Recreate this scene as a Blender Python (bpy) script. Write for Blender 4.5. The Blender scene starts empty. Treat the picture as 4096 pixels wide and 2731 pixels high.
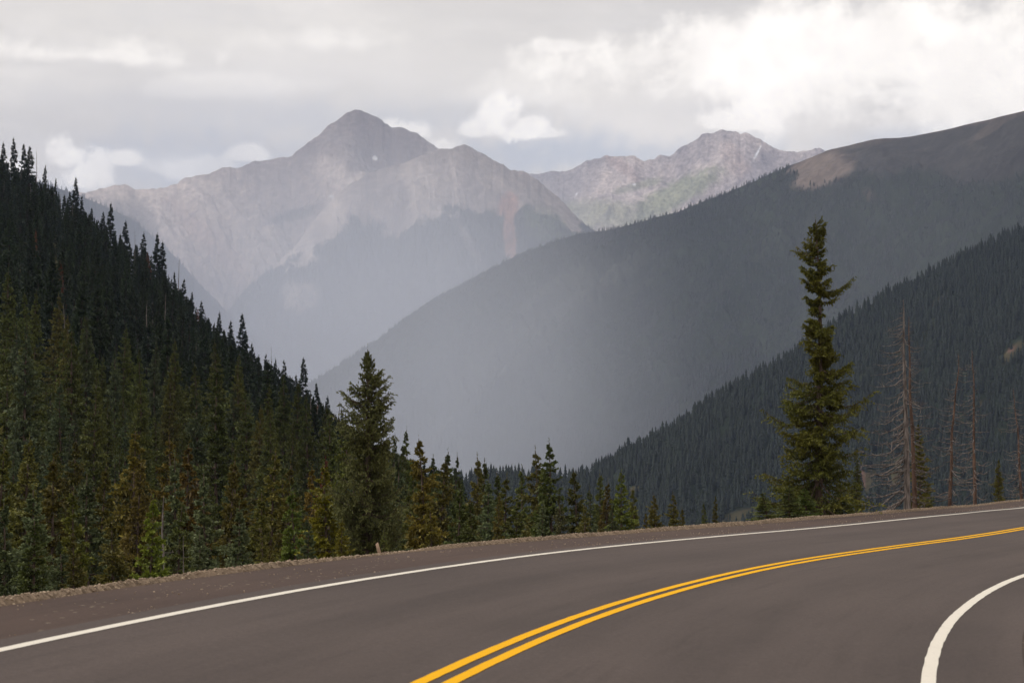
import bpy, math
import numpy as np
from math import radians, pi
from mathutils import Matrix, Vector

sc = bpy.context.scene
# ------------------------------------------------------------------ camera
PITCH = math.atan(0.0478)
W, H, FPX = 1024.0, 682.0, 1024 / 36 * 70
cd = bpy.data.cameras.new('camera')
cam = bpy.data.objects.new('camera', cd)
sc.collection.objects.link(cam)
cd.lens, cd.sensor_width, cd.clip_start, cd.clip_end = 70, 36, 0.1, 60000
cam.rotation_euler = (pi / 2 + PITCH, 0, 0)
cd.dof.use_dof = True
cd.dof.focus_distance = 75
cd.dof.aperture_fstop = 4.5
sc.camera = cam
# ------------------------------------------------------------------ world
SUN_EL, SUN_AZ = radians(46), radians(-108)     # azimuth from +Y towards +X
wd = bpy.data.worlds.new('World')
sc.world = wd
wd.use_nodes = True
nt = wd.node_tree
for n in list(nt.nodes):
    nt.nodes.remove(n)


class G:
    """tiny helper round a node tree"""
    def __init__(s, t):
        s.t = t

    def n(s, typ, **kw):
        nd = s.t.nodes.new(typ)
        for k, v in kw.items():
            if k.startswith('_'):
                setattr(nd, k[1:], v)
        for k, v in kw.items():
            if not k.startswith('_'):
                key = int(k[1:]) if k[0] == 'i' and k[1:].isdigit() else k.replace('__', ' ')
                if hasattr(v, 'is_output'):
                    s.t.links.new(v, nd.inputs[key])
                else:
                    nd.inputs[key].default_value = v
        return nd

    def m(s, op, a, b=0.0, c=0.0, clamp=False):
        nd = s.n('ShaderNodeMath', _operation=op, i0=a, i1=b, i2=c, _use_clamp=clamp)
        return nd.outputs[0]

    def mix(s, f, a, b, mode='MIX'):
        nd = s.n('ShaderNodeMix', _data_type='RGBA', _blend_type=mode)
        for k, v in ((0, f), (6, a), (7, b)):
            if hasattr(v, 'is_output'):
                s.t.links.new(v, nd.inputs[k])
            else:
                nd.inputs[k].default_value = v if k == 0 else (tuple(v) + (1,))[:4]
        return nd.outputs[2]

    def noise(s, vec, scale, detail=4, rough=.5, dist=0.0):
        return s.n('ShaderNodeTexNoise', Vector=vec, Scale=scale, Detail=detail, Roughness=rough, Distortion=dist).outputs[0]

    def ramp(s, v, a, b):
        return s.n('ShaderNodeMapRange', _interpolation_type='SMOOTHSTEP', i0=v, i1=a, i2=b, i3=0.0, i4=1.0).outputs[0]


g = G(nt)
sky = g.n('ShaderNodeTexSky', _sky_type='NISHITA', _sun_disc=False)
sky.sun_elevation, sky.sun_rotation = SUN_EL, SUN_AZ
sky.altitude, sky.air_density, sky.dust_density = 3200, 1.0, 2.0
tc = g.n('ShaderNodeTexCoord').outputs['Generated']
sep = g.n('ShaderNodeSeparateXYZ', i0=tc)
dx, dy, dz = sep.outputs
az = g.m('MULTIPLY', g.m('ARCTAN2', dx, dy), 180 / pi)
el = g.m('MULTIPLY', g.m('ARCSINE', dz), 180 / pi)
stretch = g.n('ShaderNodeMapping', Vector=tc)
stretch.inputs['Scale'].default_value = (1.0, 1.0, 3.2)
sv = stretch.outputs[0]
def px_azel(x, y):
    X, Z = (x - W / 2) / FPX, -(y - H / 2) / FPX
    yy, zz = math.cos(PITCH) - Z * math.sin(PITCH), math.sin(PITCH) + Z * math.cos(PITCH)
    return math.degrees(math.atan2(X, yy)), math.degrees(math.atan2(zz, math.hypot(X, yy)))


lump = g.noise(tc, 26.0, 9, .58, .25)
lump2 = g.noise(g.n('ShaderNodeMapping', Vector=tc, Location=(4.4, 1.2, 2.6)).outputs[0], 9.0, 6, .55)
lump3 = g.noise(g.n('ShaderNodeMapping', Vector=tc, Location=(1.4, 5.2, 0.6)).outputs[0], 75.0, 7, .6)
rag = g.m('ADD', g.m('MULTIPLY', g.m('SUBTRACT', lump, .5), 4.2), g.m('MULTIPLY', g.m('SUBTRACT', lump2, .5), 3.0))
rag = g.m('ADD', rag, g.m('MULTIPLY', g.m('SUBTRACT', lump3, .5), 1.8))


def blob(x, y, sx, sy, power=1.0, soft=.9, flat=1.0, wob=1.0):
    """a cloud: an ellipse of directions torn by noise, billowing above, fading below"""
    a0, e0 = px_azel(x, y)
    a = g.m('DIVIDE', g.m('SUBTRACT', az, a0), sx / 34.75)
    e = g.m('DIVIDE', g.m('SUBTRACT', el, e0), sy / 34.75)
    low = g.m('MULTIPLY', g.m('MINIMUM', e, 0.0), flat)
    e2 = g.m('ADD', g.m('MAXIMUM', e, 0.0), low)
    d = g.m('SQRT', g.m('ADD', g.m('MULTIPLY', a, a), g.m('MULTIPLY', e2, e2)))
    v = g.m('ADD', g.m('SUBTRACT', 1.0, d), g.m('MULTIPLY', rag, wob * .5))
    return g.m('MULTIPLY', g.ramp(v, .0, soft), power)


def union(rows):
    r = None
    for args in rows:
        b = blob(*args)
        r = b if r is None else g.m('MAXIMUM', r, b)
    return r


n_big = g.noise(sv, 3.3, 7, .55, .3)
n_med = g.noise(g.n('ShaderNodeMapping', Vector=sv, Location=(1.7, 0.2, 5.1)).outputs[0], 11.0, 8, .6, .2)
deck = g.mix(g.ramp(n_big, .36, .66), (6.9, 6.5, 5.95), (8.7, 8.15, 7.3))
deck = g.mix(g.m('MULTIPLY', g.ramp(n_med, .40, .72), .5), deck, (9.9, 9.3, 8.5))
# bluish open sky low between the cloud and the ridges
gap = union(((600, 158, 260, 44, .8, 1.0), (190, 175, 300, 50, .65, 1.1), (940, 140, 140, 26, .7, .9), (400, 120, 220, 30, .35, 1.0)))
bluish = g.mix(.2, (6.1, 6.3, 6.5), sky.outputs[0])
deck = g.mix(gap, deck, bluish)
grey = union(((720, 108, 160, 26, .5, 1.0), (190, 12, 200, 26, .35, 1.0), (640, 22, 120, 30, .3, 1.0), (150, 100, 220, 22, .4, 1.0)))
deck = g.mix(grey, deck, (7.1, 6.8, 6.45))
soft_ = union(((830, 66, 350, 74, .95, .8, 1.0), (1000, 92, 240, 62, .95, .9), (720, 60, 200, 50, .7, 1.0), (640, 60, 150, 34, .5, 1.0, 1.4), (340, 42, 150, 26, .55, .9, 1.8), (80, 55, 150, 26, .75, .8, 2.2), (540, 92, 120, 24, .45, .9, 1.4), (230, 85, 120, 14, .3, .9), (960, 140, 150, 22, .5, 1.2)))
puff = union(((800, 46, 230, 52, 1.0, .8, .7, .55), (960, 60, 160, 50, .9, .9, .8, .55), (498, 128, 28, 28, .9, .6, 2.2, 1.7), (524, 132, 30, 18, .85, .6, 2.0, 1.7), (480, 131, 26, 14, .8, .6, 2.0, 1.7), (545, 134, 26, 9, .6, .5, 2.0, 1.4), (728, 122, 52, 26, .85, .5, 2.6), (410, 134, 30, 16, .85, .4, 2.2, 1.4), (440, 146, 22, 14, .8, .4, 2, 1.4), (56, 160, 32, 30, .8, .6, 1.2, 1.9), (92, 174, 36, 22, .75, .6, 1.2, 1.9), (18, 172, 30, 26, .7, .5, 1.4), (124, 160, 22, 12, .7, .5, 1.6),
              (182, 170, 50, 14, .45, .7, 1.3, 1.8), (250, 155, 22, 12, .6, .5, 1.8), (560, 46, 40, 12, .5, .6, 1.6), (905, 92, 60, 34, .5, .7)))
cloud = g.mix(soft_, deck, (11.8, 11.1, 10.0))
shade = g.ramp(g.noise(tc, 34.0, 7, .6), .35, .7)
cloud = g.mix(puff, cloud, g.mix(shade, (11.6, 10.9, 9.9), (13.4, 12.7, 11.6)))
bg = g.n('ShaderNodeBackground', Color=cloud, Strength=.1)
nt.links.new(bg.outputs[0], g.n('ShaderNodeOutputWorld').inputs[0])
# ------------------------------------------------------------------ sun, exposure
sd = bpy.data.lights.new('sun', 'SUN')
sun = bpy.data.objects.new('sun', sd)
sc.collection.objects.link(sun)
sd.energy, sd.angle, sd.color = 1.5, radians(14), (1, .95, .88)
sdir = Vector((math.sin(SUN_AZ) * math.cos(SUN_EL), math.cos(SUN_AZ) * math.cos(SUN_EL), math.sin(SUN_EL)))
sun.rotation_euler = sdir.to_track_quat('Z', 'Y').to_euler()
sc.view_settings.view_transform = 'Standard'
sc.view_settings.look = 'None'
sc.view_settings.exposure = 0.2
sc.view_settings.gamma = 1.0
sc.render.engine = 'CYCLES'
sc.cycles.use_denoising = True
sc.cycles.max_bounces = 5
sc.cycles.volume_bounces = 3
sc.cycles.diffuse_bounces = 2
sc.cycles.transparent_max_bounces = 12
sc.cycles.use_adaptive_sampling = False

RAIN = 1.5e-3
# ------------------------------------------------------------------ numeric helpers
rng = np.random.default_rng(7)


def hash2(ix, iy, seed):
    n = (ix.astype(np.int64) * 374761393 + iy.astype(np.int64) * 668265263 + seed * 1442695041) & 0xffffffff
    n = ((n ^ (n >> 13)) * 1274126177) & 0xffffffff
    n = (n ^ (n >> 16)) & 0xffffff
    return n / float(0xffffff)


def vnoise(x, y, seed=0):
    ix, iy = np.floor(x), np.floor(y)
    fx, fy = x - ix, y - iy
    fx, fy = fx * fx * (3 - 2 * fx), fy * fy * (3 - 2 * fy)
    a, b = hash2(ix, iy, seed), hash2(ix + 1, iy, seed)
    c, d = hash2(ix, iy + 1, seed), hash2(ix + 1, iy + 1, seed)
    return (a + (b - a) * fx) * (1 - fy) + (c + (d - c) * fx) * fy


def fbm(x, y, seed=0, octv=5, gain=.5, ridged=False):
    s = np.zeros_like(x, dtype=float)
    amp, tot = 1.0, 0.0
    for o in range(octv):
        v = vnoise(x, y, seed + o * 17)
        v = 1 - np.abs(2 * v - 1) if ridged else v
        s += amp * v
        tot += amp
        amp *= gain
        x, y = x * 2.03 + 11.3, y * 2.03 + 5.7
    return s / tot


def sstep(x, a, b):
    t = np.clip((x - a) / (b - a), 0, 1)
    return t * t * (3 - 2 * t)


def azel(x, y):
    """photo pixel (1024 wide) -> azimuth, tan(elevation) of that direction in the world"""
    x, y = np.asarray(x, float), np.asarray(y, float)
    X, Z = (x - W / 2) / FPX, -(y - H / 2) / FPX
    yy, zz = math.cos(PITCH) - Z * math.sin(PITCH), math.sin(PITCH) + Z * math.cos(PITCH)
    return np.arctan2(X, yy), zz / np.hypot(X, yy)


def world_px(P):
    """world point -> picture coordinates; used to lay out colours of the far slopes when building them"""
    x, y, z = P[..., 0], P[..., 1], P[..., 2]
    yc = y * math.cos(PITCH) + z * math.sin(PITCH)
    zc = -y * math.sin(PITCH) + z * math.cos(PITCH)
    return W / 2 + FPX * x / yc, H / 2 - FPX * zc / yc


# ------------------------------------------------------------------ mesh helpers
def make_mesh(name, V, F, mats=(), smooth=False, midx=None, cols=None, attrs=None):
    me = bpy.data.meshes.new(name)
    V = np.asarray(V, np.float32)
    if isinstance(F, np.ndarray):
        F = [F]
    F = [np.asarray(f, np.int32) for f in F if len(f)]
    me.vertices.add(len(V))
    me.vertices.foreach_set('co', V.ravel())
    loops = np.concatenate([f.ravel() for f in F])
    tot = np.concatenate([np.full(len(f), f.shape[1], np.int32) for f in F])
    start = np.concatenate([[0], np.cumsum(tot)[:-1]]).astype(np.int32)
    me.loops.add(len(loops))
    me.loops.foreach_set('vertex_index', loops)
    me.polygons.add(len(tot))
    me.polygons.foreach_set('loop_start', start)
    me.polygons.foreach_set('loop_total', tot)
    if midx is not None:
        me.polygons.foreach_set('material_index', np.asarray(midx, np.int32))
    if smooth:
        me.polygons.foreach_set('use_smooth', np.ones(len(tot), bool))
    me.update(calc_edges=True)
    if cols is not None:
        a = me.color_attributes.new('tone', 'FLOAT_COLOR', 'POINT')
        c = np.ones((len(V), 4), np.float32)
        c[:, :3] = cols
        a.data.foreach_set('color', c.ravel())
    for k, v in (attrs or {}).items():
        a = me.attributes.new(k, 'FLOAT', 'POINT')
        a.data.foreach_set('value', np.asarray(v, np.float32))
    for m in mats:
        me.materials.append(m)
    return me


def link(name, data, parent=None, loc=None, label=None, cat=None, group=None, kind=None):
    o = bpy.data.objects.new(name, data)
    sc.collection.objects.link(o)
    if parent is not None:
        o.parent = parent
    if loc is not None:
        o.location = loc
    if label:
        o['label'] = label
    if cat:
        o['category'] = cat
    if group:
        o['group'] = group
    if kind:
        o['kind'] = kind
    return o


def grid_faces(nu, nv):
    i, j = np.meshgrid(np.arange(nu - 1), np.arange(nv - 1), indexing='ij')
    a = (i * nv + j).ravel()
    return np.stack([a, a + nv, a + nv + 1, a + 1], 1)


class Bag:
    """gathers pieces into one mesh"""
    def __init__(s):
        s.V, s.F3, s.F4, s.n, s.A = [], [], [], 0, []

    def add(s, V, F, attr=0.5):
        V = np.asarray(V, float)
        F = np.asarray(F, int) + s.n
        (s.F3 if F.shape[1] == 3 else s.F4).append(F)
        s.V.append(V)
        s.A.append(np.broadcast_to(np.asarray(attr, float), (len(V),)))
        s.n += len(V)

    def tube(s, P, R, k=6, attr=0.5):
        P, R = np.asarray(P, float), np.asarray(R, float)
        T = np.gradient(P, axis=0)
        T /= np.linalg.norm(T, axis=1)[:, None] + 1e-9
        ref = np.array([0, 0, 1.0]) if abs(T[0][2]) < .8 else np.array([1.0, 0, 0])
        U = np.cross(T, ref)
        U /= np.linalg.norm(U, axis=1)[:, None] + 1e-9
        Vv = np.cross(T, U)
        a = np.arange(k) / k * 2 * pi
        ring = P[:, None] + R[:, None, None] * (np.cos(a)[None, :, None] * U[:, None] + np.sin(a)[None, :, None] * Vv[:, None])
        n = len(P)
        i, j = np.meshgrid(np.arange(n - 1), np.arange(k), indexing='ij')
        j2 = (j + 1) % k
        F = np.stack([i * k + j, i * k + j2, (i + 1) * k + j2, (i + 1) * k + j], -1).reshape(-1, 4)
        s.add(ring.reshape(-1, 3), F, attr)

    def mesh(s, name, mats, smooth=False):
        F = []
        if s.F4:
            F.append(np.concatenate(s.F4))
        if s.F3:
            F.append(np.concatenate(s.F3))
        return make_mesh(name, np.concatenate(s.V), F, mats, smooth, attrs={'tip': np.concatenate(s.A)})


# ------------------------------------------------------------------ materials
def material(name):
    m = bpy.data.materials.new(name)
    m.use_nodes = True
    t = m.node_tree
    for n in list(t.nodes):
        t.nodes.remove(n)
    gg = G(t)
    out = gg.n('ShaderNodeOutputMaterial')
    return m, gg, out


def principled(gg, out, color, rough=.9, spec=.2, normal=None):
    b = gg.n('ShaderNodeBsdfPrincipled', Base__Color=color, Roughness=rough)
    b.inputs['Specular IOR Level'].default_value = spec
    if normal is not None:
        gg.t.links.new(normal, b.inputs['Normal'])
    gg.t.links.new(b.outputs[0], out.inputs[0])
    return b


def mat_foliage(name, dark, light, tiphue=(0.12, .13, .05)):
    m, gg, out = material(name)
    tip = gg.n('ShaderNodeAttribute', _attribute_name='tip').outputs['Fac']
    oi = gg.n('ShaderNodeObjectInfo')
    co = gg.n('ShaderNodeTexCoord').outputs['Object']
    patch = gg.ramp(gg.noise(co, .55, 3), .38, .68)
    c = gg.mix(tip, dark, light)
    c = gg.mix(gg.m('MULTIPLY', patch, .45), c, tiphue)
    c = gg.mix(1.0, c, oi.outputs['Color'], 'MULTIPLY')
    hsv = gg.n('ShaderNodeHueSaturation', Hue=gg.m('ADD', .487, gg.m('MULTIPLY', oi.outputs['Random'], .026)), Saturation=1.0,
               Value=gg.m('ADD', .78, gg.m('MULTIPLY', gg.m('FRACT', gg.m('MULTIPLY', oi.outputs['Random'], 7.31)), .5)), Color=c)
    b = principled(gg, out, hsv.outputs[0], .55, .25)
    tr = gg.n('ShaderNodeBsdfTranslucent', Color=hsv.outputs[0])
    mx = gg.n('ShaderNodeMixShader', i0=.18, i1=b.outputs[0], i2=tr.outputs[0])
    t = gg.t
    t.links.new(mx.outputs[0], out.inputs[0])
    return m


M_SPRUCE = mat_foliage('spruce_needles', (.018, .023, .008), (.128, .145, .040), (.125, .112, .028))
M_BLUE = mat_foliage('blue_spruce_needles', (.020, .028, .013), (.145, .165, .085), (.110, .120, .042))
M_OLIVE = mat_foliage('olive_needles', (.022, .023, .007), (.150, .145, .038), (.128, .112, .032))
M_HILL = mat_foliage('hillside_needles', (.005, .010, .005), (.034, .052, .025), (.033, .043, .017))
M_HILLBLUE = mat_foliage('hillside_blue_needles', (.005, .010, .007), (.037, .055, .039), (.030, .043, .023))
M_RED = mat_foliage('dead_red_needles', (.055, .020, .010), (.17, .055, .022), (.13, .05, .03))
M_FARTREE = mat_foliage('far_needles', (.010, .016, .012), (.022, .033, .022), (.022, .028, .016))


def mat_bark(name, a, b, scale=6):
    m, gg, out = material(name)
    co = gg.n('ShaderNodeTexCoord').outputs['Object']
    mp = gg.n('ShaderNodeMapping', Vector=co)
    mp.inputs['Scale'].default_value = (scale, scale, scale * .18)
    f = gg.noise(mp.outputs[0], 2.0, 6, .65)
    c = gg.mix(gg.ramp(f, .3, .7), a, b)
    bump = gg.n('ShaderNodeBump', Strength=.6, Distance=.02, Height=f)
    principled(gg, out, c, .95, .1, bump.outputs[0])
    return m


M_BARK = mat_bark('spruce_bark', (.05, .035, .028), (.13, .095, .08))
M_DARKBARK = mat_bark('dark_hill_bark', (.022, .018, .015), (.06, .048, .042))  # darker bark for the hillside trees
M_GREYWOOD = mat_bark('weathered_grey_wood', (.055, .044, .042), (.25, .215, .20))
M_REDWOOD = mat_bark('reddish_dead_bark', (.045, .030, .025), (.165, .105, .08))


def mat_asphalt(name, c1, c2, streak=0.0, pebbles=0.0):
    m, gg, out = material(name)
    co = gg.n('ShaderNodeTexCoord').outputs['Object']
    uv = gg.n('ShaderNodeUVMap').outputs[0]
    grain = gg.noise(co, 90, 3, .7)
    big = gg.noise(co, .22, 4, .5)
    mp = gg.n('ShaderNodeMapping', Vector=uv)
    mp.inputs['Scale'].default_value = (.07, 1.2, 1)
    lane = gg.noise(mp.outputs[0], 1.0, 5, .6)
    c = gg.mix(gg.ramp(big, .3, .7), c1, c2)
    c = gg.mix(gg.m('MULTIPLY', gg.ramp(lane, .35, .7), .35 + streak), c, tuple(v * 1.32 for v in c2))
    o_ = gg.n('ShaderNodeSeparateXYZ', i0=uv).outputs[1]
    wheel = gg.m('MULTIPLY', gg.m('ADD', gg.m('COSINE', gg.m('MULTIPLY', gg.m('SUBTRACT', o_, .95), 2 * pi / 1.8)), 1.0), .5)
    c = gg.mix(gg.m('MULTIPLY', wheel, .30 if not pebbles else 0.0), c, tuple(v * 1.45 for v in c2))
    mp3 = gg.n('ShaderNodeMapping', Vector=uv)
    mp3.inputs['Scale'].default_value = (.25, 4.5, 1)
    c = gg.mix(gg.m('MULTIPLY', gg.ramp(gg.noise(mp3.outputs[0], 1.0, 6, .65), .5, .75), .35), c, tuple(v * .72 for v in c1))
    c = gg.mix(gg.ramp(grain, .25, .8), gg.mix(1.0, c, (.72, .72, .72), 'MULTIPLY'), gg.mix(1.0, c, (1.28, 1.27, 1.25), 'MULTIPLY'))
    mott = gg.noise(co, 19, 5, .75)
    c = gg.mix(gg.ramp(mott, .3, .72), gg.mix(1.0, c, (.84, .84, .84), 'MULTIPLY'), gg.mix(1.0, c, (1.16, 1.16, 1.15), 'MULTIPLY'))
    if pebbles:
        vo = gg.n('ShaderNodeTexVoronoi', Vector=co, Scale=9.0)
        near = gg.ramp(vo.outputs['Distance'], .30, .16)
        pick = gg.ramp(gg.n('ShaderNodeSeparateColor', i0=vo.outputs['Color']).outputs[0], .80, .82)
        mp2 = gg.n('ShaderNodeMapping', Vector=uv)
        mp2.inputs['Scale'].default_value = (.12, 1.6, 1)
        area = gg.ramp(gg.noise(mp2.outputs[0], 1.0, 4, .6), .42, .62)
        c = gg.mix(gg.m('MULTIPLY', gg.m('MULTIPLY', near, pick), gg.m('MULTIPLY', area, pebbles)), c, (.36, .30, .22))
    bump = gg.n('ShaderNodeBump', Strength=.25, Distance=.004, Height=grain)
    principled(gg, out, c, .88, .25, bump.outputs[0])
    return m


M_ROAD = mat_asphalt('road_asphalt', (.058, .044, .041), (.075, .057, .0525), .15)
M_SHOULDER = mat_asphalt('shoulder_gravelly', (.052, .031, .025), (.072, .045, .036), .1, .7)
M_INNER = mat_asphalt('inner_shoulder', (.040, .027, .023), (.062, .043, .035), .1, .5)


def mat_paint(name, base, worn, wear):
    m, gg, out = material(name)
    co = gg.n('ShaderNodeTexCoord').outputs['Object']
    f = gg.noise(co, 14, 6, .7)
    f2 = gg.noise(co, .6, 3, .5)
    c = gg.mix(gg.m('MULTIPLY', gg.ramp(f, .52, .75), wear), base, worn)
    c = gg.mix(gg.m('MULTIPLY', gg.ramp(f2, .5, .8), .4), c, tuple(v * .82 for v in base))
    chips = gg.ramp(gg.noise(co, 42, 5, .8), .60, .68)
    c = gg.mix(gg.m('MULTIPLY', chips, .55), c, (.09, .07, .065))
    principled(gg, out, c, .8, .12)
    return m


M_WHITE = mat_paint('white_line_paint', (.74, .69, .61), (.40, .40, .35), .45)
M_YELLOW = mat_paint('yellow_line_paint', (.84, .43, .0), (.60, .32, .01), .5)


def mat_gravel(name, cols, scale=16):
    m, gg, out = material(name)
    co = gg.n('ShaderNodeTexCoord').outputs['Object']
    vo = gg.n('ShaderNodeTexVoronoi', Vector=co, Scale=scale)
    r = gg.n('ShaderNodeSeparateColor', i0=vo.outputs['Color']).outputs[0]
    f = gg.noise(co, scale * 1.7, 5, .7)
    c = gg.mix(r, cols[0], cols[1])
    c = gg.mix(gg.ramp(f, .3, .75), gg.mix(1.0, c, (.6, .58, .55), 'MULTIPLY'), c)
    c = gg.mix(gg.ramp(gg.noise(co, .5, 3), .45, .75), c, cols[2])
    bump = gg.n('ShaderNodeBump', Strength=.8, Distance=.05, Height=gg.m('ADD', f, vo.outputs['Distance']))
    principled(gg, out, c, .95, .1, bump.outputs[0])
    return m


M_BERM = mat_gravel('berm_gravel', ((.17, .125, .09), (.42, .32, .235), (.26, .19, .135)))


def mat_stone():
    m, gg, out = material('loose_stone')
    oi = gg.n('ShaderNodeObjectInfo')
    c = gg.mix(oi.outputs['Random'], (.20, .145, .105), (.54, .43, .32))
    principled(gg, out, c, .95, .1)
    return m


M_STONE = mat_stone()


def mat_terrain(name, bscale, contrast=.35, bump_d=6.0, rough=.97):
    """colour from the 'tone' attribute of the slope, broken up by noise in metres"""
    m, gg, out = material(name)
    co = gg.n('ShaderNodeTexCoord').outputs['Object']
    tone = gg.n('ShaderNodeAttribute', _attribute_name='tone').outputs['Color']
    f = gg.noise(co, bscale, 8, .68)
    f2 = gg.noise(co, bscale * .16, 6, .6)
    lo, hi = 1 - contrast, 1 + contrast
    c = gg.mix(1.0, tone, gg.mix(gg.ramp(f, .28, .74), (lo,) * 3, (hi,) * 3), 'MULTIPLY')
    c = gg.mix(1.0, c, gg.mix(gg.ramp(f2, .3, .7), (.86, .86, .88), (1.14, 1.12, 1.1)), 'MULTIPLY')
    bump = gg.n('ShaderNodeBump', Strength=.7, Distance=bump_d, Height=f)
    principled(gg, out, c, rough, .05, bump.outputs[0])
    return m


M_NEARGROUND = mat_terrain('forest_floor', .9, .4, .15)
M_SLOPE = mat_terrain('slope_ground', .05, .3, 2.5)
M_ROCK = mat_terrain('mountain_rock', .045, .38, 14.0)

# ------------------------------------------------------------------ the road (a banked curve round a centre on the right)
ra, rb, rh, rcx, rcy, RR = -0.03960915, -0.04758076, 1.85266, 106.4401, -6.60703, 109.16316
_n = np.array([-ra, -rb, 1.0]); _n /= np.linalg.norm(_n)
_e1 = np.array([1.0, 0, ra]); _e1 /= np.linalg.norm(_e1)
_e2 = np.cross(_n, _e1)
_C = np.array([rcx, rcy, ra * rcx + rb * rcy - rh])
cp, sp = math.cos(PITCH), math.sin(PITCH)
ROT = np.array([[1, 0, 0], [0, cp, -sp], [0, sp, cp]])
N_, E1, E2, C_ = ROT @ _n, ROT @ _e1, ROT @ _e2, ROT @ _C
_th = np.array([-60, 0, 11.4, 15, 20, 24, 27.3, 30, 33, 36.5, 39.5, 41.6, 45.5, 49.5, 54, 60, 68, 80, 130])
_of = np.array([0, 0, .02, .03, -.08, -.30, -.28, .12, .95, 2.25, 3.85, 4.95, 8.3, 12.4, 17, 22, 27, 31, 34])
_tt = np.linspace(-60, 130, 1901)
_oo = np.interp(_tt, _th, _of)
_k = np.exp(-.5 * (np.arange(-24, 25) / 9.0) ** 2); _k /= _k.sum()
_oo = np.convolve(np.pad(_oo, 24, 'edge'), _k, 'valid')


def roff(th):
    return np.interp(th, _tt, _oo)


def road_pt(th, o, lift=0.0):
    """th degrees round the curve, o metres outward from the centre line, lift above the road plane"""
    th, o = np.asarray(th, float), np.asarray(o, float)
    r = RR + roff(th) + o
    t = np.radians(th)
    P = C_ + (r * -np.cos(t))[..., None] * E1 + (r * np.sin(t))[..., None] * E2
    return P + np.asarray(lift, float)[..., None] * N_


def ribbon(name, th, offs, lift, mat, label=None, kind=None, smooth=True, jag=0.0, seed=0, cat=None, group=None):
    T, O = np.meshgrid(th, offs, indexing='ij')
    if jag:
        s = T * pi / 180 * RR
        O = O + jag * (fbm(s * 6, O * 0 + seed, seed, 3) - .5) * 2
    L = lift(T, O) if callable(lift) else np.full_like(T, lift)
    P = road_pt(T, O, L)
    me = make_mesh(name, P.reshape(-1, 3), grid_faces(len(th), len(offs)), [mat], smooth)
    uv = me.uv_layers.new(name='UVMap')
    idx = np.empty(len(me.loops), np.int32)
    me.loops.foreach_get('vertex_index', idx)
    UV = np.stack([T.ravel() * pi / 180 * RR, O.ravel()], 1)[idx]
    uv.data.foreach_set('uv', UV.astype(np.float32).ravel())
    return link(name, me, label=label, kind=kind, cat=cat, group=group)


TH = np.linspace(-25, 62, 700)
ribbon('road', TH, np.linspace(-4.4, 3.95, 12), 0.0, M_ROAD, kind='structure')
ribbon('shoulder', TH, np.linspace(3.95, 5.80, 8), lambda T, O: -.004 - .03 * (O - 3.9), M_SHOULDER, kind='structure')
ribbon('inner_shoulder', TH, np.linspace(-9, -4.4, 8), lambda T, O: -.004 + .02 * (O + 4.4), M_INNER, kind='structure')
ribbon('inner_ground', TH, np.linspace(-70, -9, 30), lambda T, O: -.004 + .02 * (O + 4.4) + .25 * np.clip(-O - 11, 0, 99), M_BERM, kind='structure')
ribbon('white_outer_edge_line', TH, [3.54, 3.66], .005, M_WHITE, 'long white edge line between the outer lane and the gravelly shoulder', 'structure', jag=.008, seed=3)
ribbon('white_inner_edge_line', TH, [-3.66, -3.54], .005, M_WHITE, 'white edge line curving round the inside of the bend', 'structure', jag=.008, seed=5)
ribbon('yellow_outer_centre_line', TH, [.045, .155], .005, M_YELLOW, 'outer stripe of the double yellow centre line', 'structure', jag=.006, seed=8)
ribbon('yellow_inner_centre_line', TH, [-.165, -.055], .005, M_YELLOW, 'inner stripe of the double yellow centre line', 'structure', jag=.006, seed=9)

# gravel berm along the outer shoulder
BERM = 5.68      # its crest, metres outside the centre line


def berm_lift(T, O):
    s = T * pi / 180 * RR
    hgt = -.03 + .10 * fbm(s * .22, s * 0, 21, 3) + .03 * fbm(s * 1.7, O * 2.0, 23, 3)
    x = (O - BERM + .06) / .17
    prof = np.exp(-x * x * 1.4)
    stones = .02 * fbm(s * 14, O * 14, 31, 3, .6, True) + .015 * fbm(s * 30, O * 30, 37, 2)
    skirt = np.where(O > BERM, -.62 * (O - BERM) - .05, -.05 - .06 * sstep(O, 5.64, 5.5))
    return hgt * prof * (.75 + .5 * fbm(s * .6, O * 0, 29, 2)) + stones * sstep(O, 5.48, 5.62) + skirt - .004


TB = np.linspace(2, 62, 5200)
ribbon('gravel_berm', TB, np.linspace(5.50, 7.2, 30), berm_lift, M_BERM, kind='structure', smooth=False)

# ------------------------------------------------------------------ near terrain beyond the berm
_cx = np.array([-400, 0, 50, 100, 150, 200, 250, 300, 350, 400, 450, 500, 600, 700, 850, 1024, 1500])
_cy = np.array([-60, 190, 206, 252, 298, 342, 395, 430, 462, 488, 520, 545, 600, 640, 660, 670, 680])
_cr = np.array([900, 650, 640, 620, 590, 560, 530, 500, 470, 440, 420, 400, 380, 360, 350, 350, 350])
_caz, _cte = azel(_cx, np.clip(_cy, 150, 682))


def z_far(P):
    x, y = P[..., 0], P[..., 1]
    a, r = np.arctan2(x, y), np.hypot(x, y)
    te, rc = np.interp(a, _caz, _cte), np.interp(a, _caz, _cr)
    z0 = np.interp(a, [_caz[1], _caz[9], _caz[12], _caz[15]], [-13.5, -13.0, -15.0, -19.0])
    zc = te * rc
    t = np.clip((r - 85) / (rc - 85), 0, 1)
    z = z0 + (zc - z0) * np.where(zc > z0, t ** 1.25, t ** .9)
    z = z + 5 * (fbm(x / 45, y / 45, 51, 4) - .5) * np.clip(t * 3, 0, 1) * np.clip((1.1 - t) * 5, 0, 1)
    return z - np.clip(r - rc, 0, None) * .5


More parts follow.
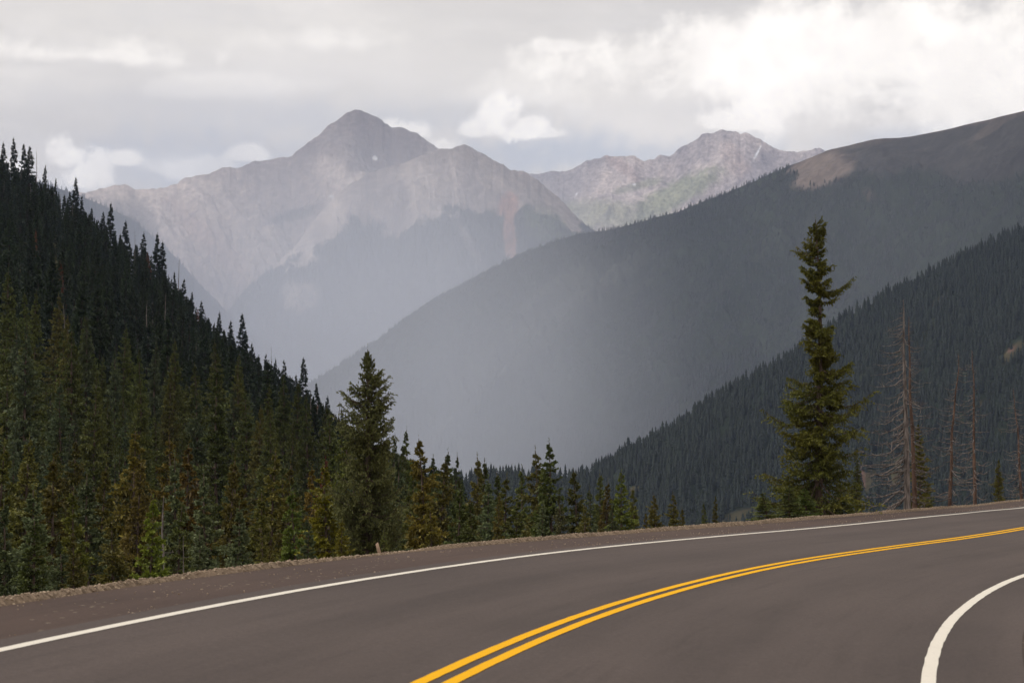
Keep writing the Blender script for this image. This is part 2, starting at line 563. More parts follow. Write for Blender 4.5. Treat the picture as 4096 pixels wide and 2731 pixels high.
def near_ground(th, d):
    """terrain point: th round the curve, d metres outside the berm crest"""
    P0 = road_pt(th, np.full_like(th, BERM))
    P = road_pt(th, BERM + d)
    z1 = P0[..., 2] - .05 - np.where(d < 3, .62 * d, .62 * 3 + .48 * (d - 3))
    w = sstep(d, 8, 48)
    z = z1 * (1 - w) + z_far(P) * w
    z = z + .5 * (fbm(P[..., 0] / 3.5, P[..., 1] / 3.5, 61, 4) - .5) * sstep(d, 1.5, 6)
    P[..., 2] = z
    return P


TT, DD = np.meshgrid(np.linspace(-25, 125, 520), np.concatenate([[0.3], np.geomspace(1.2, 1100, 150)]), indexing='ij')
PN = near_ground(TT, DD)
_v = fbm(PN[..., 0] / 6, PN[..., 1] / 6, 71, 4)
tone = np.stack([.035 + .05 * _v, .034 + .045 * _v, .018 + .02 * _v], -1)
_g = sstep(DD, 9, 2)[..., None]
tone = tone * (1 - _g) + np.array([.17, .125, .09]) * _g
link('hillside', make_mesh('hillside', PN.reshape(-1, 3), grid_faces(*TT.shape), [M_NEARGROUND], True, cols=tone.reshape(-1, 3)), kind='structure')


def ground_at(x, y):
    """height of the near terrain below a point (works outside the berm)"""
    x, y = np.atleast_1d(x).astype(float), np.atleast_1d(y).astype(float)
    # invert the banked-plane polar coordinates
    rel = np.stack([x - C_[0], y - C_[1]], -1)
    A = np.array([[E1[0], E2[0]], [E1[1], E2[1]]])
    uv = rel @ np.linalg.inv(A).T
    th = np.degrees(np.arctan2(uv[:, 1], -uv[:, 0]))
    d = np.hypot(uv[:, 0], uv[:, 1]) - RR - roff(th) - BERM
    P = near_ground(th, np.clip(d, 0, None))
    return P[..., 2], d


# ------------------------------------------------------------------ far slopes
class Slope:
    def __init__(s, name, crest, rc, rf, zf=-165.0, nu=420, nv=170, shape=1.0, amp=0.0, ucell=260.0, skew=0.0, crestamp=0.0, mat=None, tonefn=None, seed=0, back=.55, ribw=1500.0):
        cx, cy = np.array(crest, float).T
        az0, te0 = azel(cx, cy)
        a = np.linspace(az0[0], az0[-1], nu)
        te = np.interp(a, az0, te0)
        px = np.interp(a, az0, cx)
        rcv = np.interp(px, *np.array(rc, float).T)
        rfv = np.interp(px, *np.array(rf, float).T)
        t = np.concatenate([np.linspace(0, 1, nv), 1 + np.array([.03, .08, .2, .5])])
        Aa, Tt = np.meshgrid(a, t, indexing='ij')
        RC, RF, TE = rcv[:, None], rfv[:, None], te[:, None]
        Tc = np.clip(Tt, 0, 1)
        r = RF + (RC - RF) * Tt
        zc = TE * RC
        z = zf + (zc - zf) * (Tc ** shape)
        z = z - np.clip(Tt - 1, 0, None) * (RC - RF) * back
        u = Aa * RC
        v = r * .35 + z
        uu = u + skew * v + 90 * (fbm(u / 700, v / 700, seed + 5, 3) - .5)
        ribs = fbm(uu / ucell, v / ribw, seed, 6, .52, True)
        rough = fbm(u / 60, v / 60, seed + 40, 5, .6)
        win = np.clip(Tc * 4, 0, 1) * (1 - sstep(Tc, .80, 1.0))
        z = z + amp * (ribs - .62) * win + amp * .22 * (rough - .5) * win + amp * .05 * (fbm(u / 22, v / 40, seed + 60, 4, .6, True) - .5) * win
        if crestamp:
            z = z + crestamp * (fbm(u / 55, v * 0, seed + 3, 4, .6) - .5) * sstep(Tc, .8, 1.0)
        s.P = np.stack([r * np.sin(Aa), r * np.cos(Aa), z], -1)
        s.ribs, s.T, s.u, s.v, s.rough = ribs, Tt, u, v, rough
        s.X, s.Y = world_px(s.P)
        s.cols, s.forest = tonefn(s)
        s.ob = link(name, make_mesh(name, s.P.reshape(-1, 3), grid_faces(*Tt.shape), [mat], True, cols=s.cols.reshape(-1, 3)), kind='structure')

    def scatter(s, per_m2, rs, maxn=60000):
        P = s.P
        e1, e2 = P[1:, :-1] - P[:-1, :-1], P[:-1, 1:] - P[:-1, :-1]
        area = np.abs(e1[..., 0] * e2[..., 1] - e1[..., 1] * e2[..., 0])
        f = s.forest[:-1, :-1].copy()
        vis = (s.X[:-1, :-1] > -60) & (s.X[:-1, :-1] < 1090) & (s.Y[:-1, :-1] < 560)
        w = (area * f * vis).ravel()
        n = int(min(maxn, w.sum() * per_m2))
        c = np.cumsum(w)
        idx = np.searchsorted(c, rs.random(n) * c[-1])
        i, j = np.unravel_index(np.minimum(idx, len(w) - 1), area.shape)
        a, b = rs.random(n)[:, None], rs.random(n)[:, None]
        Q = P[i, j] * (1 - a) * (1 - b) + P[i + 1, j] * a * (1 - b) + P[i, j + 1] * (1 - a) * b + P[i + 1, j + 1] * a * b
        return Q


def K(*v):
    return np.array(v, float) / 2.352 * 1.0241 if False else np.array(v, float) * (1024 / 2352)


def pxs(*pts):
    """list of (x, y) read off the 2352-wide view"""
    return [(x * 1024 / 2352, y * 1024 / 2352) for x, y in pts]


def mixc(a, b, f):
    f = np.clip(f, 0, 1)[..., None]
    return a * (1 - f) + np.asarray(b) * f


def above(s, pts, soft=6, seed=0, wob=10):
    """0..1: how far the slope point lies above the polyline of directions pts"""
    x, y = np.array(pts).T
    ln = np.interp(s.X + wob * (fbm(s.u / 90, s.v / 90, seed, 4) - .5), x, y)
    return sstep(ln - (s.Y + wob * 1.6 * (fbm(s.u / 70, s.v / 70, seed + 9, 5, .6) - .5)), -soft, soft)


def spot(s, x, y, rx, ry, soft=.35, seed=0, ang=0.0):
    dx_, dy_ = s.X - x, s.Y - y
    ca, sa = math.cos(radians(ang)), math.sin(radians(ang))
    dx_, dy_ = dx_ * ca + dy_ * sa, -dx_ * sa + dy_ * ca
    n = fbm(s.u / 50, s.v / 50, seed + 77, 5, .6) - .5
    return sstep(1 + n * .9 - np.hypot(dx_ / rx, dy_ / ry), -soft * .5, soft * .5)


ROCKC, SCREE, FORESTC = np.array([.30, .255, .235]), np.array([.66, .57, .51]), np.array([.022, .030, .020])


def tone2(s):
    c = np.broadcast_to(FORESTC, s.P.shape).copy() * (.8 + .5 * s.rough[..., None])
    relief_band = sstep(fbm((s.u - .8 * s.v) / 110, (s.v + .4 * s.u) / 800, 29, 4, .55), .58, .72)  # paler bands imitate slope relief in the colour; trees thinned along them
    c = mixc(c, np.array([.040, .044, .026]), relief_band)
    bare = np.zeros(s.X.shape)
    for x, y, rx, ry, an in ((1014, 352, 16, 7, -40), (868, 480, 12, 9, -60), (634, 489, 12, 3, -25), (612, 493, 12, 2.5, 0), (742, 515, 22, 6, -10), (900, 470, 10, 22, 20), (795, 490, 10, 6, 0), (980, 405, 12, 4, -30), (662, 450, 5, 3, 0), (940, 300, 10, 3, -30)):
        bare = np.maximum(bare, spot(s, x, y, rx, ry, .5, 3, an))
    c = mixc(c, (.085, .072, .04), bare * .7)
    c = mixc(c, (.16, .10, .08), spot(s, 862, 478, 3, 12, .8, 5, 0) + spot(s, 1012, 349, 5, 2.5, .8, 6, -30))
    return c, np.clip(1 - bare * .92 - relief_band * .5, 0, 1)


S2 = Slope('forested_hill', [(-60, 500), (380, 492), (430, 484), (480, 478), (540, 477), (572, 477), (590, 474), (653, 441), (718, 397), (784, 360), (849, 317), (914, 282), (958, 258), (1024, 230), (1120, 190), (1300, 150)],
           [(0, 1500), (430, 1550), (580, 1750), (1024, 2300), (1300, 2400)], [(0, 1150), (580, 1150), (1024, 1050), (1300, 1000)], nu=520, nv=150, shape=1.05, amp=60, ucell=210, skew=-.5, crestamp=9, mat=M_SLOPE, tonefn=tone2, seed=101)


def tone4(s):
    c = np.broadcast_to(FORESTC, s.P.shape).copy() * (.8 + .5 * s.rough[..., None])
    relief_band = sstep(fbm((s.u - 1.1 * s.v) / 240, (s.v + .4 * s.u) / 1700, 19, 4, .55), .52, .68)  # diagonal bands put hazy spur relief into the colour, with thinner forest
    relief_band = relief_band * (1 - sstep(s.T, .66, .84))
    c = mixc(c, np.array([.060, .066, .058]), relief_band * .9)
    tundra = above(s, [(0, 0), (700, 60), (780, 150), (795, 168), (835, 186), (862, 170), (880, 176), (925, 180), (980, 188), (1024, 170), (1100, 160)], 7, 11, 24)
    bare = spot(s, 822, 170, 34, 16, .35, 13, -22)
    bare = np.maximum(bare, spot(s, 870, 195, 7, 5, 1.2, 15, 40) * .5)
    bare = np.maximum(bare, spot(s, 1000, 121, 4, 40, .6, 15, 55) * .3)
    crest = above(s, [(0, 0), (780, 168), (800, 160), (860, 146), (1024, 116), (1100, 100)], 2.5, 17, 3)
    c = mixc(c, np.array([.042, .041, .038]) * (.7 + .6 * fbm(s.u / 45, s.v / 200, 14, 4)[..., None]), tundra)
    c = mixc(c, (.150, .122, .105), np.maximum(bare, crest * .35))
    return c, np.clip(1 - tundra * 1.02 - bare - relief_band * .75, 0, 1)


S4 = Slope('far_forested_ridge', pxs((560, 1010), (640, 930), (700, 885), (740, 862), (800, 822), (870, 777), (940, 724), (1000, 686), (1100, 630), (1200, 580), (1330, 536), (1400, 528), (1450, 516), (1500, 501), (1560, 486), (1620, 461), (1700, 430), (1760, 404), (1820, 378), (1900, 345), (1950, 335), (2010, 320), (2060, 318), (2150, 302), (2230, 285), (2300, 268), (2352, 254), (2500, 230), (2900, 200)),
           [(200, 5300), (305, 5200), (525, 4700), (825, 4000), (1024, 3500), (1300, 3300)], [(200, 3700), (305, 3700), (825, 2900), (1024, 2500), (1300, 2400)],
           nu=620, nv=230, shape=1.0, amp=300, ucell=620, skew=-.9, crestamp=6, mat=M_SLOPE, tonefn=tone4, seed=151)


def tone4b(s):
    c = np.broadcast_to(FORESTC, s.P.shape).copy() * (.8 + .5 * s.rough[..., None])
    return c, np.ones(s.X.shape)


S4b = Slope('lower_forested_spur', [(330, 500), (420, 488), (470, 474), (500, 466), (560, 424), (653, 384), (700, 364), (740, 344), (800, 326), (849, 312), (900, 294), (960, 276), (1024, 252), (1100, 225), (1300, 190)],
            [(330, 3800), (500, 3700), (1024, 3400), (1300, 3400)], [(330, 3000), (500, 2900), (1024, 2700), (1300, 2700)], nu=420, nv=110, shape=1.0, amp=70, ucell=330, skew=-.7, crestamp=10, mat=M_SLOPE, tonefn=tone4b, seed=181)


def rocktone(s, base=SCREE, dark=ROCKC):
    r = sstep(s.ribs, .45, .8)
    n = fbm(s.u / 75, s.v / 300, 201, 5, .65)
    c = mixc(np.broadcast_to(dark, s.P.shape) * 1.0, base, r * .75)
    c = c * (.78 + .44 * n[..., None])
    st = fbm((s.u + .6 * s.v) / 26, s.v / 420, 213, 4, .65)  # fine streaks put lit gully relief into the rock colour
    return c * (.82 + .36 * st[..., None])


def tone5(s):
    c = rocktone(s)
    c = mixc(c, (.15, .125, .12), above(s, [(0, 0), (200, 0), (290, 150), (330, 160), (372, 176), (410, 165), (450, 150), (520, 90)], 10, 221, 18) * .75)
    c = mixc(c, (.40, .34, .30), spot(s, 250, 235, 75, 38, .9, 223, 35) * .7)
    c = mixc(c, (.36, .26, .22), spot(s, 215, 245, 12, 55, .9, 224, -45) * .5)
    f = above(s, [(0, 400), (200, 400), (290, 330), (330, 300), (600, 250)], 5, 227, 14)
    f = 1 - f
    f = np.maximum(f, spot(s, 296, 214, 22, 6, .6, 229, -18) * .7)
    f = np.maximum(f, spot(s, 120, 232, 30, 34, .8, 230, 30) * .45)
    c = mixc(c, FORESTC * 1.3, f)
    sn = np.clip(spot(s, 375, 157.5, 2.6, 2.0, .5, 231, 30) + spot(s, 331, 196, 3.5, 1.4, .4, 232, 20), 0, 1)
    c = mixc(c, (.85, .86, .88), sn)
    return c, f


S5 = Slope('summit_massif', pxs((60, 470), (195, 445), (250, 432), (285, 428), (300, 430), (330, 433), (370, 431), (405, 424), (425, 412), (470, 398), (520, 385), (560, 378), (600, 371), (640, 362), (670, 356), (680, 345), (710, 327), (750, 290), (770, 280), (790, 264), (803, 254), (815, 251), (828, 252), (840, 255), (852, 262), (865, 269), (880, 277), (900, 289), (930, 297), (960, 309), (990, 330), (1012, 343), (1025, 350), (1060, 370), (1120, 420), (1250, 520), (1400, 640), (1600, 760)),
           [(0, 7900), (355, 8100), (700, 8300)], [(0, 6500), (355, 6500), (700, 6600)], nu=760, nv=360, shape=1.25, amp=330, ucell=420, skew=.35, crestamp=34, mat=M_ROCK, tonefn=tone5, seed=251)


def tone5b(s):
    c = rocktone(s)
    c = mixc(c, (.16, .135, .12), above(s, [(0, 300), (380, 180), (440, 160), (460, 160), (500, 180), (530, 205), (590, 232)], 12, 263, 16) * .6)
    line = [(0, 300), (300, 262), (318, 250), (335, 235), (350, 222), (380, 236), (405, 236), (425, 224), (445, 212), (470, 216), (485, 206), (500, 214), (520, 206), (560, 216), (600, 232)]
    f = 1 - above(s, line, 4, 261, 26)
    f = f * (1 - spot(s, 300, 296, 18, 15, .6, 262, 0) * .7)
    f = f * (1 - spot(s, 470, 245, 26, 5, .9, 264, 60) * .55)
    c = mixc(c, FORESTC * 1.3, f)
    c = mixc(c, (.10, .13, .05), spot(s, 545, 225, 26, 14, .9, 266, 35) * .6)
    scar = np.clip(spot(s, 509, 205, 10, 14, .5, 267, 0) + spot(s, 510, 235, 6.5, 26, .5, 268, -4), 0, 1)
    c = mixc(c, np.array([.36, .20, .15]) * (.8 + .4 * fbm(s.u / 30, s.v / 200, 15, 4)[..., None]), scar * .85)
    return c, np.clip(f - scar, 0, 1)


S5b = Slope('forested_front_spur', pxs((420, 830), (500, 750), (570, 655), (640, 603), (700, 535), (755, 468), (800, 425), (840, 400), (880, 386), (940, 367), (1000, 348), (1030, 338), (1050, 334), (1070, 337), (1090, 344), (1112, 353), (1130, 366), (1150, 380), (1180, 390), (1210, 400), (1235, 415), (1260, 436), (1300, 471), (1350, 517), (1400, 560), (1600, 700)),
            [(180, 7000), (458, 7200), (700, 7100)], [(180, 5800), (458, 5700), (700, 5900)], nu=600, nv=320, shape=1.15, amp=300, ucell=380, skew=.15, crestamp=30, mat=M_ROCK, tonefn=tone5b, seed=281)

S5c = Slope('low_forested_shoulder', pxs((-100, 380), (100, 420), (200, 455), (300, 500), (390, 575), (450, 643), (530, 725), (600, 785), (700, 900), (900, 1010)),
            [(0, 6300), (400, 6500)], [(0, 5300), (400, 5400)], nu=260, nv=90, shape=1.0, amp=60, ucell=300, skew=.3, crestamp=8, mat=M_SLOPE, tonefn=tone4b, seed=291)


def tone6(s):
    c = rocktone(s, np.array([.58, .51, .475]), np.array([.30, .275, .275]))
    c = mixc(c, (.40, .30, .26), spot(s, 620, 165, 26, 6, .9, 301, 40) * .5 + spot(s, 735, 160, 20, 10, .9, 303, 60) * .35)
    gr = np.maximum(spot(s, 672, 196, 60, 12, .8, 305, -28), spot(s, 600, 215, 60, 14, .8, 306, 0) * .8)
    gr = np.maximum(gr, spot(s, 640, 185, 26, 4, .9, 308, -15) * .7)
    c = mixc(c, (.20, .24, .12), gr * .7)
    sn = spot(s, 757, 153, 1.2, 8, .4, 309, 28) + spot(s, 576, 194, 2.2, 1.0, .4, 309, 0) + spot(s, 634, 184, 2, .9, .4, 310, 0)
    c = mixc(c, (.85, .86, .88), sn)
    return c, np.zeros(s.X.shape)


S6 = Slope('distant_peak', pxs((1000, 420), (1140, 400), (1205, 397), (1250, 396), (1290, 391), (1330, 378), (1360, 366), (1390, 358), (1430, 356), (1460, 362), (1478, 370), (1492, 364), (1502, 366), (1512, 358), (1530, 356), (1548, 350), (1560, 338), (1585, 326), (1610, 308), (1622, 303), (1640, 306), (1660, 302), (1690, 304), (1700, 308), (1720, 308), (1732, 316), (1745, 322), (1775, 336), (1800, 345), (1830, 348), (1858, 347), (1870, 341), (1880, 338), (1900, 347), (2000, 380), (2200, 420)),
           [(400, 11500), (1000, 11500)], [(400, 8600), (1000, 8600)], nu=460, nv=230, shape=1.6, amp=330, ucell=520, skew=-.45, crestamp=44, mat=M_ROCK, tonefn=tone6, seed=311)

# valley floor: one sheet out past the mountains
_a, _r = np.meshgrid(np.linspace(-pi, pi, 181), np.concatenate([[1], np.geomspace(300, 30000, 40)]), indexing='ij')
VF = np.stack([_r * np.sin(_a), _r * np.cos(_a), np.full_like(_r, -168.0) + 3 * fbm(_r * np.sin(_a) / 300, _r * np.cos(_a) / 300, 333, 3)], -1)
link('ground', make_mesh('ground', VF.reshape(-1, 3), grid_faces(*_a.shape)[:, ::-1], [M_SLOPE], True, cols=np.broadcast_to(FORESTC * 1.3, (VF.size // 3, 3))), kind='structure')

# ------------------------------------------------------------------ trees
def shoots(bag, P, D, L, Wd, rs, attr, cross=False):
    """needle-covered shoots as slim leaf-shaped quads"""
    n = len(P)
    D = D / (np.linalg.norm(D, axis=1)[:, None] + 1e-9)
    for k in range(2 if cross else 1):
        rv = rs.normal(size=(n, 3))
        S = np.cross(D, rv)
        S /= np.linalg.norm(S, axis=1)[:, None] + 1e-9
        S = S * Wd[:, None]
        Q = np.stack([P, P + D * (L * .45)[:, None] + S, P + D * L[:, None], P + D * (L * .45)[:, None] - S], 1).reshape(-1, 3)
        bag.add(Q, np.arange(4 * n).reshape(n, 4), np.repeat(attr, 4))


def conifer(name, seed, H0, width, mat, nb=150, tw=9, sh=7, slen=.16, swid=.03, prof=None, bare=(0, 0), ragged=.3, droop=.35, upturn=.35,
            trunk_r=.14, lean=0.0, cross=False, start=.06, bark=None, clump=0.0, whorl=1.0):
    """one conifer of height H0: a tapered trunk with limbs, and a crown of shoots; returns (trunk mesh, crown mesh)"""
    rs = np.random.default_rng(seed)
    prof = prof or (lambda h: (1 - h) ** .92 * (.35 + .65 * min(1, h * 6 + .3)) + .015)
    nw = 26 if H0 < 10.5 else 34
    tb, cb = Bag(), Bag()
    zz = np.linspace(-.04, 1, 14) * H0
    wob = np.stack([lean * (zz / H0) + .012 * H0 * np.sin(zz / H0 * 5 + seed) * (zz / H0), .010 * H0 * np.cos(zz / H0 * 4 + seed * 2) * (zz / H0), zz], 1)
    wob[:, :2] -= wob[1, :2] * 0
    tb.tube(wob, trunk_r * (1 - zz / H0 * .93).clip(.05), 7)
    phase = rs.random(6) * 6.28
    for i in range(nb):
        h = start + (1 - start) * ((i + rs.random()) / nb) ** .92
        wm = .45 * sstep(np.float64(1 - h), .06, .3) * whorl
        h = (math.floor(h * nw) + .5) / nw * wm + h * (1 - wm) + rs.normal() * .004     # limbs leave the trunk in whorls
        taper = .42 + .58 * min(1, (1 - h) * 3.2)
        if h > .985:
            continue
        az_ = rs.random() * 2 * pi
        lump = 1 + ragged * (1.0 if h > .48 or H0 != 11.0 else .45) * (.6 * math.sin(az_ * 2 + h * 17 + phase[0]) + .6 * math.sin(az_ + h * 31 + phase[1]) + .5 * math.sin(h * 23 + phase[2]))
        Lb = width * prof(h) * max(.25, lump) * (.72 + .45 * rs.random() if ragged < .5 else .55 + .65 * rs.random())
        if rs.random() < .05 * ragged * 4:
            Lb *= 1.35
        if bare[1] > bare[0] and bare[0] < h < bare[1] and not (math.cos(az_ - pi) > .45 and rs.random() < .8):
            if rs.random() < .8:
                continue
        base = np.array([np.interp(h * H0, zz, wob[:, 0]), np.interp(h * H0, zz, wob[:, 1]), h * H0])
        dr = (.05 + droop * (1 - h)) * (.6 + .8 * rs.random())
        if h > .93:
            dr = -.30
            Lb *= .8
        out = np.array([math.cos(az_), math.sin(az_), 0])
        ss = np.linspace(0, 1, 6)
        pts = base + out * (ss * Lb)[:, None] + np.array([0, 0, 1.0]) * ((-dr * ss * 1.6 + upturn * ss ** 2.4) * Lb)[:, None]
        if Lb > .25:
            tb.tube(pts, np.linspace(.016, .004, 6) * (1 + Lb * .5), 3)
        # twigs
        nt_ = max(3, int(tw * (.35 + .65 * min(1.4, Lb / width))))
        s0 = rs.random(nt_) ** .75 * .92 + .08
        tpos = np.stack([np.interp(s0, ss, pts[:, k]) for k in range(3)], 1)
        tan = np.array([out[0], out[1], -dr * .6 + upturn * .4])
        side = np.array([-out[1], out[0], 0])
        sgn = np.where(np.arange(nt_) % 2, 1.0, -1.0)
        spread = (.55 + .6 * rs.random(nt_))
        td = tan[None] * .8 + side[None] * (sgn * spread)[:, None] + rs.normal(size=(nt_, 3)) * .18
        td[:, 2] += -.12
        tl = Lb * (.42 * (1 - s0 * .62)) * (.6 + .7 * rs.random(nt_)) + slen * .35 * taper
        # add the leader itself
        tpos = np.concatenate([tpos, pts[3:4], pts[1:2]])
        td = np.concatenate([td, (pts[5] - pts[3])[None], (pts[3] - pts[1])[None]])
        td /= np.linalg.norm(td, axis=1)[:, None]
        tl = np.concatenate([tl, [np.linalg.norm(pts[5] - pts[3]) + slen * .2, np.linalg.norm(pts[3] - pts[1])]])
        m = len(tl)
        ns = np.maximum(2, (sh * tl / (tl.mean() + 1e-6)).astype(int))
        rep = np.repeat(np.arange(m), ns)
        q = rs.random(len(rep))
        sag = np.zeros((len(rep), 3))
        sag[:, 2] = -.18 * q * q * tl[rep]
        pos = tpos[rep] + td[rep] * (q * tl[rep])[:, None] + sag
        d = td[rep] * .9 + rs.normal(size=(len(rep), 3)) * .55
        d[:, 2] += .22
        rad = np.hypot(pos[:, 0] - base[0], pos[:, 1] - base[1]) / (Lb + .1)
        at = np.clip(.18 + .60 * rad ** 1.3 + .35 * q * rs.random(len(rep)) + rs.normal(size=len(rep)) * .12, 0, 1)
        l = slen * (.6 + .8 * rs.random(len(rep))) * taper
        shoots(cb, pos, d, l, swid * (.7 + .6 * rs.random(len(rep))) * (.5 + .5 * taper), rs, at, cross)
        if clump and Lb > .4 * width * .5:
            # hanging tassels of needles below the limb
            k = int(clump * 10)
            sq = rs.random(k) * .9 + .1
            pp = np.stack([np.interp(sq, ss, pts[:, j]) for j in range(3)], 1) + side[None] * (rs.normal(size=k) * .12 * Lb)[:, None]
            dd = rs.normal(size=(k, 3)) * .35
            dd[:, 2] -= 1
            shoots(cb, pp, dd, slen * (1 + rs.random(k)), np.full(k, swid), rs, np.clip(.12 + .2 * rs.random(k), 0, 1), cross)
    # leader at the top
    k = 30
    hq = .93 + .10 * rs.random(k) ** 1.2
    pp = np.stack([np.interp(hq * H0, zz, wob[:, 0]), np.interp(hq * H0, zz, wob[:, 1]), hq * H0 * .985], 1)
    dd = rs.normal(size=(k, 3)) * .4
    dd[:, 2] += 1.1
    shoots(cb, pp, dd, np.full(k, slen * .55), np.full(k, swid * .5), rs, np.full(k, .5), True)
    return tb.mesh(name + '_trunk', [bark or M_BARK], True), cb.mesh(name + '_crown', [mat])


def snag(seed, H0, r0, lean=(0, 0), nb=70, blen=1.2, side=None, start=.12, kink=.02, woody=None, curl=.5, droop=.25):
    """dead tree: bare tapering trunk, crooked bare limbs"""
    rs = np.random.default_rng(seed)
    tb, bb = Bag(), Bag()
    zz = np.linspace(-.05, 1, 22)
    cx_ = lean[0] * zz ** 1.2 + kink * H0 * (np.sin(zz * 9 + seed) * .5 + np.sin(zz * 21 + seed * 3) * .22) * zz
    cy_ = lean[1] * zz + kink * H0 * .6 * np.sin(zz * 11 + seed * 2) * zz
    P = np.stack([cx_, cy_, zz * H0], 1)
    R = r0 * (1 - zz * .88) * (1 + .10 * np.sin(zz * 40 + seed) * rs.random(22))
    R[:2] *= 1.25
    R[-1] = .006
    tb.tube(P, R, 9)
    bb.tube(P[2:-1], R[2:-1] * .6, 4)
    for i in range(nb):
        h = start + (1 - start) * ((i + rs.random()) / nb)
        az_ = rs.random() * 2 * pi if side is None or rs.random() > .6 else side + rs.normal() * .6
        L = blen * (1 - h) ** .6 * (.3 + 1.0 * rs.random()) + .10
        if rs.random() < .25:
            L *= .3
        if h > .93:
            L *= .5
        base = np.array([np.interp(h, zz, cx_), np.interp(h, zz, cy_), h * H0])
        out = np.array([math.cos(az_), math.sin(az_), 0])
        n = 8
        ss = np.linspace(0, 1, n)
        pts = base + out * (ss * L)[:, None] + np.array([0, 0, 1.0]) * ((-droop * 2.2 * ss + curl * 1.1 * ss ** 2) * L * (.5 + rs.random()))[:, None]
        pts += np.cumsum(rs.normal(size=(n, 3)) * .035 * L, 0)
        pts[0] = base
        r = .009 + .015 * L * (1 - h * .5)
        bb.tube(pts, np.linspace(r, .003, n), 4)
        for k in range(int(rs.integers(1, 5) * min(1.6, L))):
            j = rs.integers(2, n - 1)
            d = out * .6 + rs.normal(size=3) * .6
            d /= np.linalg.norm(d)
            l2 = L * (.15 + .25 * rs.random())
            q = pts[j] + d * np.linspace(0, l2, 4)[:, None] + rs.normal(size=(4, 3)) * .02 * L
            q[0] = pts[j]
            bb.tube(q, np.linspace(r * .55, .002, 4), 3)
    return tb.mesh('snag_trunk', [woody or M_GREYWOOD], True), bb.mesh('snag_branches', [M_GREYWOOD], True)


# hero trees ---------------------------------------------------------
def prof_right(h):
    # ragged old spruce: wide skirt, full middle, bare gap, narrow top tuft
    xs = [0, .23, .35, .46, .54, .59, .64, .67, .72, .79, .90, .95, 1]
    ys = [1.35, 1.28, .88, .66, .58, .54, .50, .26, .24, .38, .34, .24, .06]
    return float(np.interp(h, xs, ys))


def prof_left(h):
    xs = [0, .5, .6, .72, .78, .83, .88, .92, .95, .975, 1]
    ys = [1.15, 1.15, 1.10, 1.0, .90, .66, .55, .46, .30, .13, .02]
    return float(np.interp(h, xs, ys))


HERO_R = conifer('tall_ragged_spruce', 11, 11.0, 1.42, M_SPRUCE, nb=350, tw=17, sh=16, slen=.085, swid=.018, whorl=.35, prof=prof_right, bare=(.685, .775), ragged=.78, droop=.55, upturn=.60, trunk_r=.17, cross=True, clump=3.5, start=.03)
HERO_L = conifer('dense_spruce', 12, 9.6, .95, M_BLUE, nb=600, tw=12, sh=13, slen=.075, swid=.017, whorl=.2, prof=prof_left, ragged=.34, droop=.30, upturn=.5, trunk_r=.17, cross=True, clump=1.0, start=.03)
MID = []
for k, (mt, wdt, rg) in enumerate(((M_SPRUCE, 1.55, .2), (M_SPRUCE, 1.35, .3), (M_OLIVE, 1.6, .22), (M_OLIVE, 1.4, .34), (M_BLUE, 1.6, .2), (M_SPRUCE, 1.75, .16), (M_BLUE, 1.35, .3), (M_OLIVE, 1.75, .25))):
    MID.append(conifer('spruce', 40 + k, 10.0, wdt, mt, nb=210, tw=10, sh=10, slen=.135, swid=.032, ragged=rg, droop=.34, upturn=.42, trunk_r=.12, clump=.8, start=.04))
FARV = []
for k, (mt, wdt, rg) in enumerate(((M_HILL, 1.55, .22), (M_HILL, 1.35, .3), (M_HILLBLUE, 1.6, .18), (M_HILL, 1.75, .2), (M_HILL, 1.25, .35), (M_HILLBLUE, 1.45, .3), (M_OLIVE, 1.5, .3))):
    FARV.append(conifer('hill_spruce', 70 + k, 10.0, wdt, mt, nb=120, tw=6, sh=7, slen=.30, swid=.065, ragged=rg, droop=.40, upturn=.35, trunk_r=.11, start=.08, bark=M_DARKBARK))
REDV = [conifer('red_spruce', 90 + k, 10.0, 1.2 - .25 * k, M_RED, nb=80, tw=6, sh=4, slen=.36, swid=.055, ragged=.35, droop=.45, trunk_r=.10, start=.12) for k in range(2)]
SNAG_FAR = [snag(95 + k, 10.0, .12, (.2 * k, 0), nb=40, blen=.9, kink=.015) for k in range(3)]


def put_tree(name, meshes, loc, scale, rotz, label, cat='tree', group=None, color=None, tilt=(0, 0), parts=('trunk', 'crown')):
    e = link(name, None, loc=loc, label=label, cat=cat, group=group)
    e.rotation_euler = (tilt[0], tilt[1], rotz)
    e.scale = scale if isinstance(scale, tuple) else (scale,) * 3
    e.empty_display_size = .5
    for nm, me in zip(parts, meshes):
        o = link(nm, me, parent=e)
        if color is not None:
            o.color = tuple(color) + (1,)
    return e


def solve(x, ytop, r, mind=1.6):
    """base on the terrain, at least mind metres behind the berm, and the height that puts the tip where the tree's tip is"""
    a, te = azel(x, ytop)
    while True:
        X, Y = r * math.sin(a), r * math.cos(a)
        z, d = ground_at(X, Y)
        if d[0] >= mind:
            break
        r += .5
    z = float(z[0])
    return (X, Y, z), float(te) * r - z


def place(x, ytop, r, meshes, H0, label, name='spruce_tree', fat=1.0, rot=None, group=None, color=None, parts=('trunk', 'crown'), lean=(0, 0), cat='tree', sink=0.0, mind=1.6):
    loc, h = solve(x, ytop, r, mind)
    s = h / H0
    loc = (loc[0], loc[1], loc[2] - sink)
    s = (h + sink) / H0
    return put_tree(name, meshes, loc, (s * fat, s * fat, s), rot if rot is not None else rng.random() * 6.28, label, cat, group, color, lean, parts)


placed = []          # (x, y, radius) of trees already standing


def note(e):
    placed.append((e.location.x, e.location.y))


